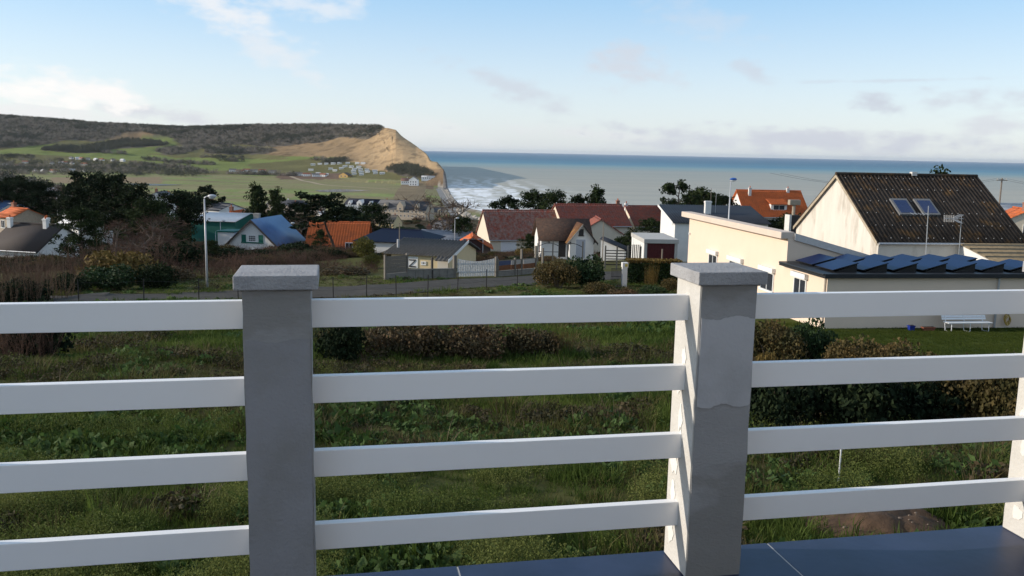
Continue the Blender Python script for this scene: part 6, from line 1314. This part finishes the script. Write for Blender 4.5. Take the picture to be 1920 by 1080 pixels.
G3 = leafmat('seedy_weeds', (.072, .100, .022), (.150, .165, .046), world=True, wscale=.4, transl=.3, spec=.15)
G4 = leafmat('broad_weeds', (.040, .080, .018), (.080, .125, .036), world=True, wscale=.4, transl=.3)
G5 = leafmat('dead_stalks', (.065, .048, .028), (.12, .088, .052), world=True, wscale=.3, transl=.1)
kinds = [tuft(1, 34, .21, .14, .006, G1, .7), tuft(2, 30, .16, .17, .006, G1, 1.), tuft(3, 22, .24, .13, .005, G2, .9), weed(4, 420, .24, .44, .0125, G3, .9), weed(5, 380, .27, .34, .0135, G3, .7), weed(6, 34, .20, .16, .075, G4, .6), weed(7, 40, .24, .22, .06, G4, .4), tuft(8, 14, .42, .12, .004, G5, 1.1), weed(9, 80, .24, .22, .035, leafmat('creeping_bramble', (.034, .034, .013), (.065, .046, .022), world=True, wscale=.3, transl=.15))]
def field():
    P = []; 
    for y0, y1, dens in ((7.5, 12, 60), (12, 18, 38), (18, 26, 24), (26, 36, 15), (36, 48, 10), (48, 62, 6)):
        xa, xb = -.72 * y1, .72 * y1; n = int((xb - xa) * (y1 - y0) * dens); P.append(np.stack([xa + (xb - xa) * g.random(n), y0 + (y1 - y0) * g.random(n)], -1))
    P = np.concatenate(P); x, y = P.T; u = u_of(x, y); k = (u > -150) & (u < 2080)
    k &= ~((x > 10.2 + .0 * y) & (y > 26.5) & (y < 62))                           # mown lawn and house
    rd = np.array([RXY[:, 0], RXY[:, 1]]).T; o = np.argsort(rd[:, 0]); ry = np.interp(x, rd[o, 0], rd[o, 1]); k &= ~((np.abs(y - ry) < 2.3) & (x < rd[:, 0].max()))
    k &= ~((y > ry + 2.3) & (g.random(len(x)) < .2))
    dm = (((x - MOUND.x) / 1.1) ** 2 + ((y - MOUND.y) / .7) ** 2 < 1); k &= ~(dm & (g.random(len(x)) < .85))
    x, y = x[k], y[k]; n = len(x); z = zt(x, y)
    weedy = fbm(x / 1.25, y / 1.15, 2, 61); dry = fbm(x / 4.5, y / 3.5, 3, 62); fresh = fbm(x / 3.2, y / 2.8, 3, 63); r = g.random(n)
    near = sstep(18, 11, y)
    idx = np.where(r < .5, 0, 1)
    dry = dry + .075 * sstep(14, 20, y); idx = np.where((dry > .54) & (r < .4), 2, idx); idx = np.where((dry > .60) & (r < .10), 7, idx); idx = np.where((dry > .58) & (r > .78), 8, idx)
    idx = np.where((weedy > .64 - .09 * near) & (r < .05 + .50 * near) & (y < 24), np.where(g.random(n) < .5, 3, 4), idx)
    idx = np.where((fresh > .55) & (r > .72), np.where(g.random(n) < .5, 5, 6), idx)
    s = (.6 + .7 * g.random(n)) * (1 + .55 * sstep(20, 50, y)) * (.35 + 1.3 * fbm(x / 1.3, y / 1.3, 2, 64)); s = np.where((idx == 3) | (idx == 4), np.minimum(.35 + .5 * g.random(n) + 3. * np.clip(weedy - .5, 0, .2), 1.2), s); tall = fbm(x / .9, y / .9, 2, 66) > .66; s = np.where(tall & (idx < 3), s * 1.35, s); s = s * (1 - .5 * sstep(40, 47, y)); sc = np.stack([s * (1 + .5 * sstep(15, 50, y)), s * (1 + .5 * sstep(15, 50, y)), s], -1)
    rot = np.stack([g.normal(size=n) * .12, g.normal(size=n) * .12, g.random(n) * 6.28], -1)
    scatter('field_grass', np.stack([x, y, z - .01], -1), sc, rot, idx, kinds, 'rough green field grass with seedy weeds below the terrace', 'grass')
    # short mown lawn
    n = 16000; x = 10.4 + 20 * g.random(n); y = 25 + 17 * g.random(n); v = (x - NBC.x) * math.cos(RZ) + (y - NBC.y) * math.sin(RZ); uu = -(x - NBC.x) * math.sin(RZ) + (y - NBC.y) * math.cos(RZ); k = ~((v > -.1) & (uu > -.08)); x, y = x[k], y[k]; n = len(x)
    s = .22 + .15 * g.random(n); scatter('lawn_grass', np.stack([x, y, zt(x, y) - .01], -1), np.stack([s * 2, s * 2, s], -1), np.stack([np.zeros(n), np.zeros(n), g.random(n) * 6.28], -1), np.zeros(n), [tuft(12, 30, .25, .22, .006, leafmat('lawn_blades', (.036, .056, .009), (.056, .074, .013), world=True, wscale=.5, transl=.3, spec=.1), .5)], 'short mown lawn in front of the cream bungalow', 'lawn')
MOUND = ground(1640, 985)
def mound():
    t = thing('earth_mound', 'small heap of bare brown earth and stones below the terrace', 'mound', MOUND); q = np.random.default_rng(3); n = 26; V = []; 
    X, Y = np.meshgrid(np.linspace(-1.1, 1.1, n), np.linspace(-.7, .7, n)); H = .28 * np.clip(1 - (X / 1.1) ** 2 - (Y / .7) ** 2, 0, 1) ** .8 * (.6 + .8 * fbm(X * 4 + 9, Y * 4 + 9, 3, 7)) + (fbm(X * 9, Y * 9, 2, 8) - .5) * .05 - .03
    H += zt((X + MOUND.x).ravel(), (Y + MOUND.y).ravel()).reshape(n, n) - MOUND.z
    I = np.arange(n * n).reshape(n, n); put('earth', mesh_np('earth', np.stack([X, Y, H], -1).reshape(-1, 3), np.stack([I[:-1, :-1], I[:-1, 1:], I[1:, 1:], I[1:, :-1]], -1).reshape(-1, 4), mat('bare_earth', (.085, .052, .032), .97, .3, 9., .6, 30.), True), t)
    ms = mat('flint', (.17, .13, .10), .8, .2, 9.)
    for i in range(34):
        a = q.random() * 6.28; r = math.sqrt(q.random()); x, y = r * math.cos(a) * 1.0, r * math.sin(a) * .62; j = int((x + 1.1) / 2.2 * (n - 1)); k = int((y + .7) / 1.4 * (n - 1)); s = .012 + .022 * q.random() ** 2
        MB().ball((x, y, H[k, j] + s * .3), s, 6, 4, (1, .8, .6)).put('stone', ms, t)
    p = ground(1571, 918); s = thing('marker_stake', 'thin white marker stake standing in the grass behind the lowest rail', 'stake', p); MB().box(-.009, .009, -.009, .009, -.2, .62).put('stake_shaft', M_FRAME, s); MB().box(-.011, .011, -.011, .011, .62, .66).put('stake_head', M_FRAME, s)
mound(); field()
# flat stones, litter-like pale stones at the right
def scrub():
    protos = [PROTO[k][1] for k in ('dark_bush', 'bramble', 'ever_bush', 'hedge_bush')] + [PROTO['thicket'][1], PROTO['thicket'][0]]
    n = 7000; y = 72 * (700 / 72.) ** g.random(n); u = -120 + 1400 * g.random(n); x = (u - 965.3) / 1654 * y; k = np.ones(n, bool)
    for o in S.objects:
        if o.type == 'EMPTY' and o.get('category') in ('house', 'cabin', 'cottage', 'garage', 'warehouse', 'building', 'outbuilding', 'manor', 'apartment block', 'shed'):
            l = o.location; k &= np.hypot(x - l.x, y - l.y) > (7.0 if l.y < 320 else 15)
            k &= ~((np.abs(x - l.x * y / l.y) < 4.5) & (y < l.y) & (y > l.y - 9))
    k &= ~((u > 690) & (y < 76)) & ~((u > 880) & (y > 125)) & ~((u > 990) & (y < 82)) & (coast(y) - x > 40) & ~((u > 800) & (y > 350)); k &= (fbm(x / 9, y / 14, 2, 71) > .38)
    x, y = x[k], y[k]; n = len(x); r = g.random(n); idx = np.select([r < .28, r < .45, r < .55, r < .70], [0, 1, 2, 3], 4)
    s = (.8 + 1.2 * g.random(n)) * (.5 + .5 * sstep(95, 190, y)) + sstep(200, 600, y) * 2.; s = np.where(u_of(x, y) > 690, s * .6, s); scatter('undergrowth', np.stack([x, y, zt(x, y) - .1], -1), np.stack([s * 1.5, s * 1.5, s * (1 + .3 * g.random(n))], -1), np.stack([np.zeros(n), np.zeros(n), g.random(n) * 6.28], -1), idx, protos, 'dark tangled undergrowth filling the gardens between the village houses', 'undergrowth')
scrub()
def woods():
    q = np.random.default_rng(17)
    def clumpy(seed, n, m_, w=.42, trunk=True):
        q = np.random.default_rng(seed); P = []
        for i in range(7): c = np.array([q.normal() * w * .5, q.normal() * w * .5, .22 + .55 * q.random()]); P.append(c + q.normal(size=(n // 7, 3)) * np.array([.16, .16, .15]))
        P = np.concatenate(P); P[:, 2] = np.clip(P[:, 2], .03, 1.05); return mesh_np('woodland_tree', *leaves(P, .075, q, 1.8, .8), m_)
    LW = leafmat('winter_wood', (.19, .165, .135), (.27, .235, .19), world=True, wscale=.010, transl=.0, rough=.95); LD = leafmat('ivy_wood', (.055, .060, .044), (.090, .090, .060), world=True, wscale=.012, transl=.0, rough=.95)
    protos = [clumpy(1, 130, LW), clumpy(2, 130, LW, .5), clumpy(3, 140, LD), clumpy(4, 140, LD, .5)]
    n = 60000; y = np.sqrt(1450 ** 2 + (2750 ** 2 - 1450 ** 2) * q.random(n)); u = -330 + 1170 * q.random(n); x = (u - 965.3) / 1654 * y; z = zt(x, y); v = HORIZ(u) + (EYE - z) / y * 1674.
    u2 = u + 12 * (fbm(x / 20., y / 25., 3, 5) - .5); k = np.zeros(n, bool)
    for i, P in enumerate(WOODS): k |= inpoly(u2, v, P) & (q.random(n) < (.45 if i == 0 else .8))
    dark = inpoly(u2, v, WOODS[1]) | inpoly(u2, v, WOODS[5]) | inpoly(u2, v, WOODS[4])
    far = inpoly(u2, v, [(-330, 296), (60, 302), (230, 306), (330, 318), (420, 326), (360, 333), (200, 331), (0, 331), (-330, 330)]) & (q.random(n) < .16); k |= far
    HL = [[(268, 301), (310, 303.5)], [(310, 306), (400, 310)], [(250, 311), (355, 316)], [(375, 296), (455, 299)], [(410, 303), (455, 304)], [(580, 301), (652, 303)], [(425, 327), (560, 331)], [(0, 295), (60, 297)], [(190, 288), (240, 290)]]
    for L_ in HL:
        (a, b), (c, d) = L_; t = (u - a) / (c - a); k |= (t > 0) & (t < 1) & (np.abs(v - (b + (d - b) * t)) < .9)
    pth = np.interp(v, [238, 245, 258, 270, 286], [708, 709, 713, 722, 730]); path = (v > 239) & (v < 286) & (np.abs(u - pth) < 1.1) & (y < 2080); k |= path
    k &= z > 3
    path = path[k]; x, y, z, dark = x[k], y[k], z[k], dark[k] | path | (q.random(k.sum()) < .28); n = len(x); dark |= fbm(x / 110, y / 70, 3, 88) > .58
    idx = np.where(dark, 2, 0) + (q.random(n) < .5); h = 6 + 5 * q.random(n); h = np.where(path, 2.6, h); scatter('woodland', np.stack([x, y, z - .5], -1), np.stack([h * 1.15, h * 1.15, h], -1), np.stack([np.zeros(n), np.zeros(n), q.random(n) * 6.28], -1), idx, protos, 'grey-brown winter woodland and hedgerows on the far hillside', 'woodland')
    # wooded spur at the left, nearer
    n = 9000; y = 230 + 520 * q.random(n); u = -200 + 420 * q.random(n); x = (u - 965.3) / 1654 * y; hump = 23 * sstep(-165, -275, x) * np.exp(-((y - 370) / 130.) ** 2); k = (hump > 1.2) & (q.random(n) < .55); x, y = x[k], y[k]; n = len(x)
    h = 4 + 3 * q.random(n); scatter('spur_wood', np.stack([x, y, zt(x, y) - .3], -1), np.stack([h * 1.1, h * 1.1, h], -1), np.stack([np.zeros(n), np.zeros(n), q.random(n) * 6.28], -1), (q.random(n) < .35) * 2 + (q.random(n) < .5), protos, 'brown scrub wood covering the near spur at left', 'woodland')
woods()
def armour():
    q = np.random.default_rng(41); ms = []
    for i in range(3):
        b = MB().ball((0, 0, 0), 1., 7, 5); v = np.array(b.v); b.v = [tuple(p) for p in v * (.75 + .5 * q.random((len(v), 1)))]; ms.append(b.mesh('rock', mat('armour_rock', (.42, .37, .31), .92, .25, .6)))
    P = np.array([[p.x, p.y] for p in pw]); t = q.random(700) * (len(P) - 1); x = np.interp(t, range(len(P)), P[:, 0]) + 1.5 + 7 * q.random(700) ** 1.4; y = np.interp(t, range(len(P)), P[:, 1]); s = .5 + .9 * q.random(700)
    scatter('rock_armour', np.stack([x, y, zt(x, y) + .2], -1), np.stack([s * 1.2, s, s * .8], -1), q.random((700, 3)) * 6.28, q.integers(0, 3, 700), ms, 'pale boulders piled along the sea side of the promenade', 'rocks')
armour()
# ------------------------------------------------------------------ air
def haze():
    M = bpy.data.materials.new('haze_air'); M.use_nodes = True; N = M.node_tree.nodes; L = M.node_tree.links
    N.remove(N['Principled BSDF']); v = N.new('ShaderNodeVolumePrincipled'); v.inputs['Color'].default_value = (.86, .92, 1., 1); v.inputs['Density'].default_value = HAZE; v.inputs['Anisotropy'].default_value = .25
    L.new(v.outputs[0], N['Material Output'].inputs['Volume'])
    tag(MB().box(-46000, 60000, -200, 62000, -7, 160).put('haze', M), 'thin pale sea haze filling the bay', 'haze', None, 'stuff')
HAZE = 1.8e-5
haze()
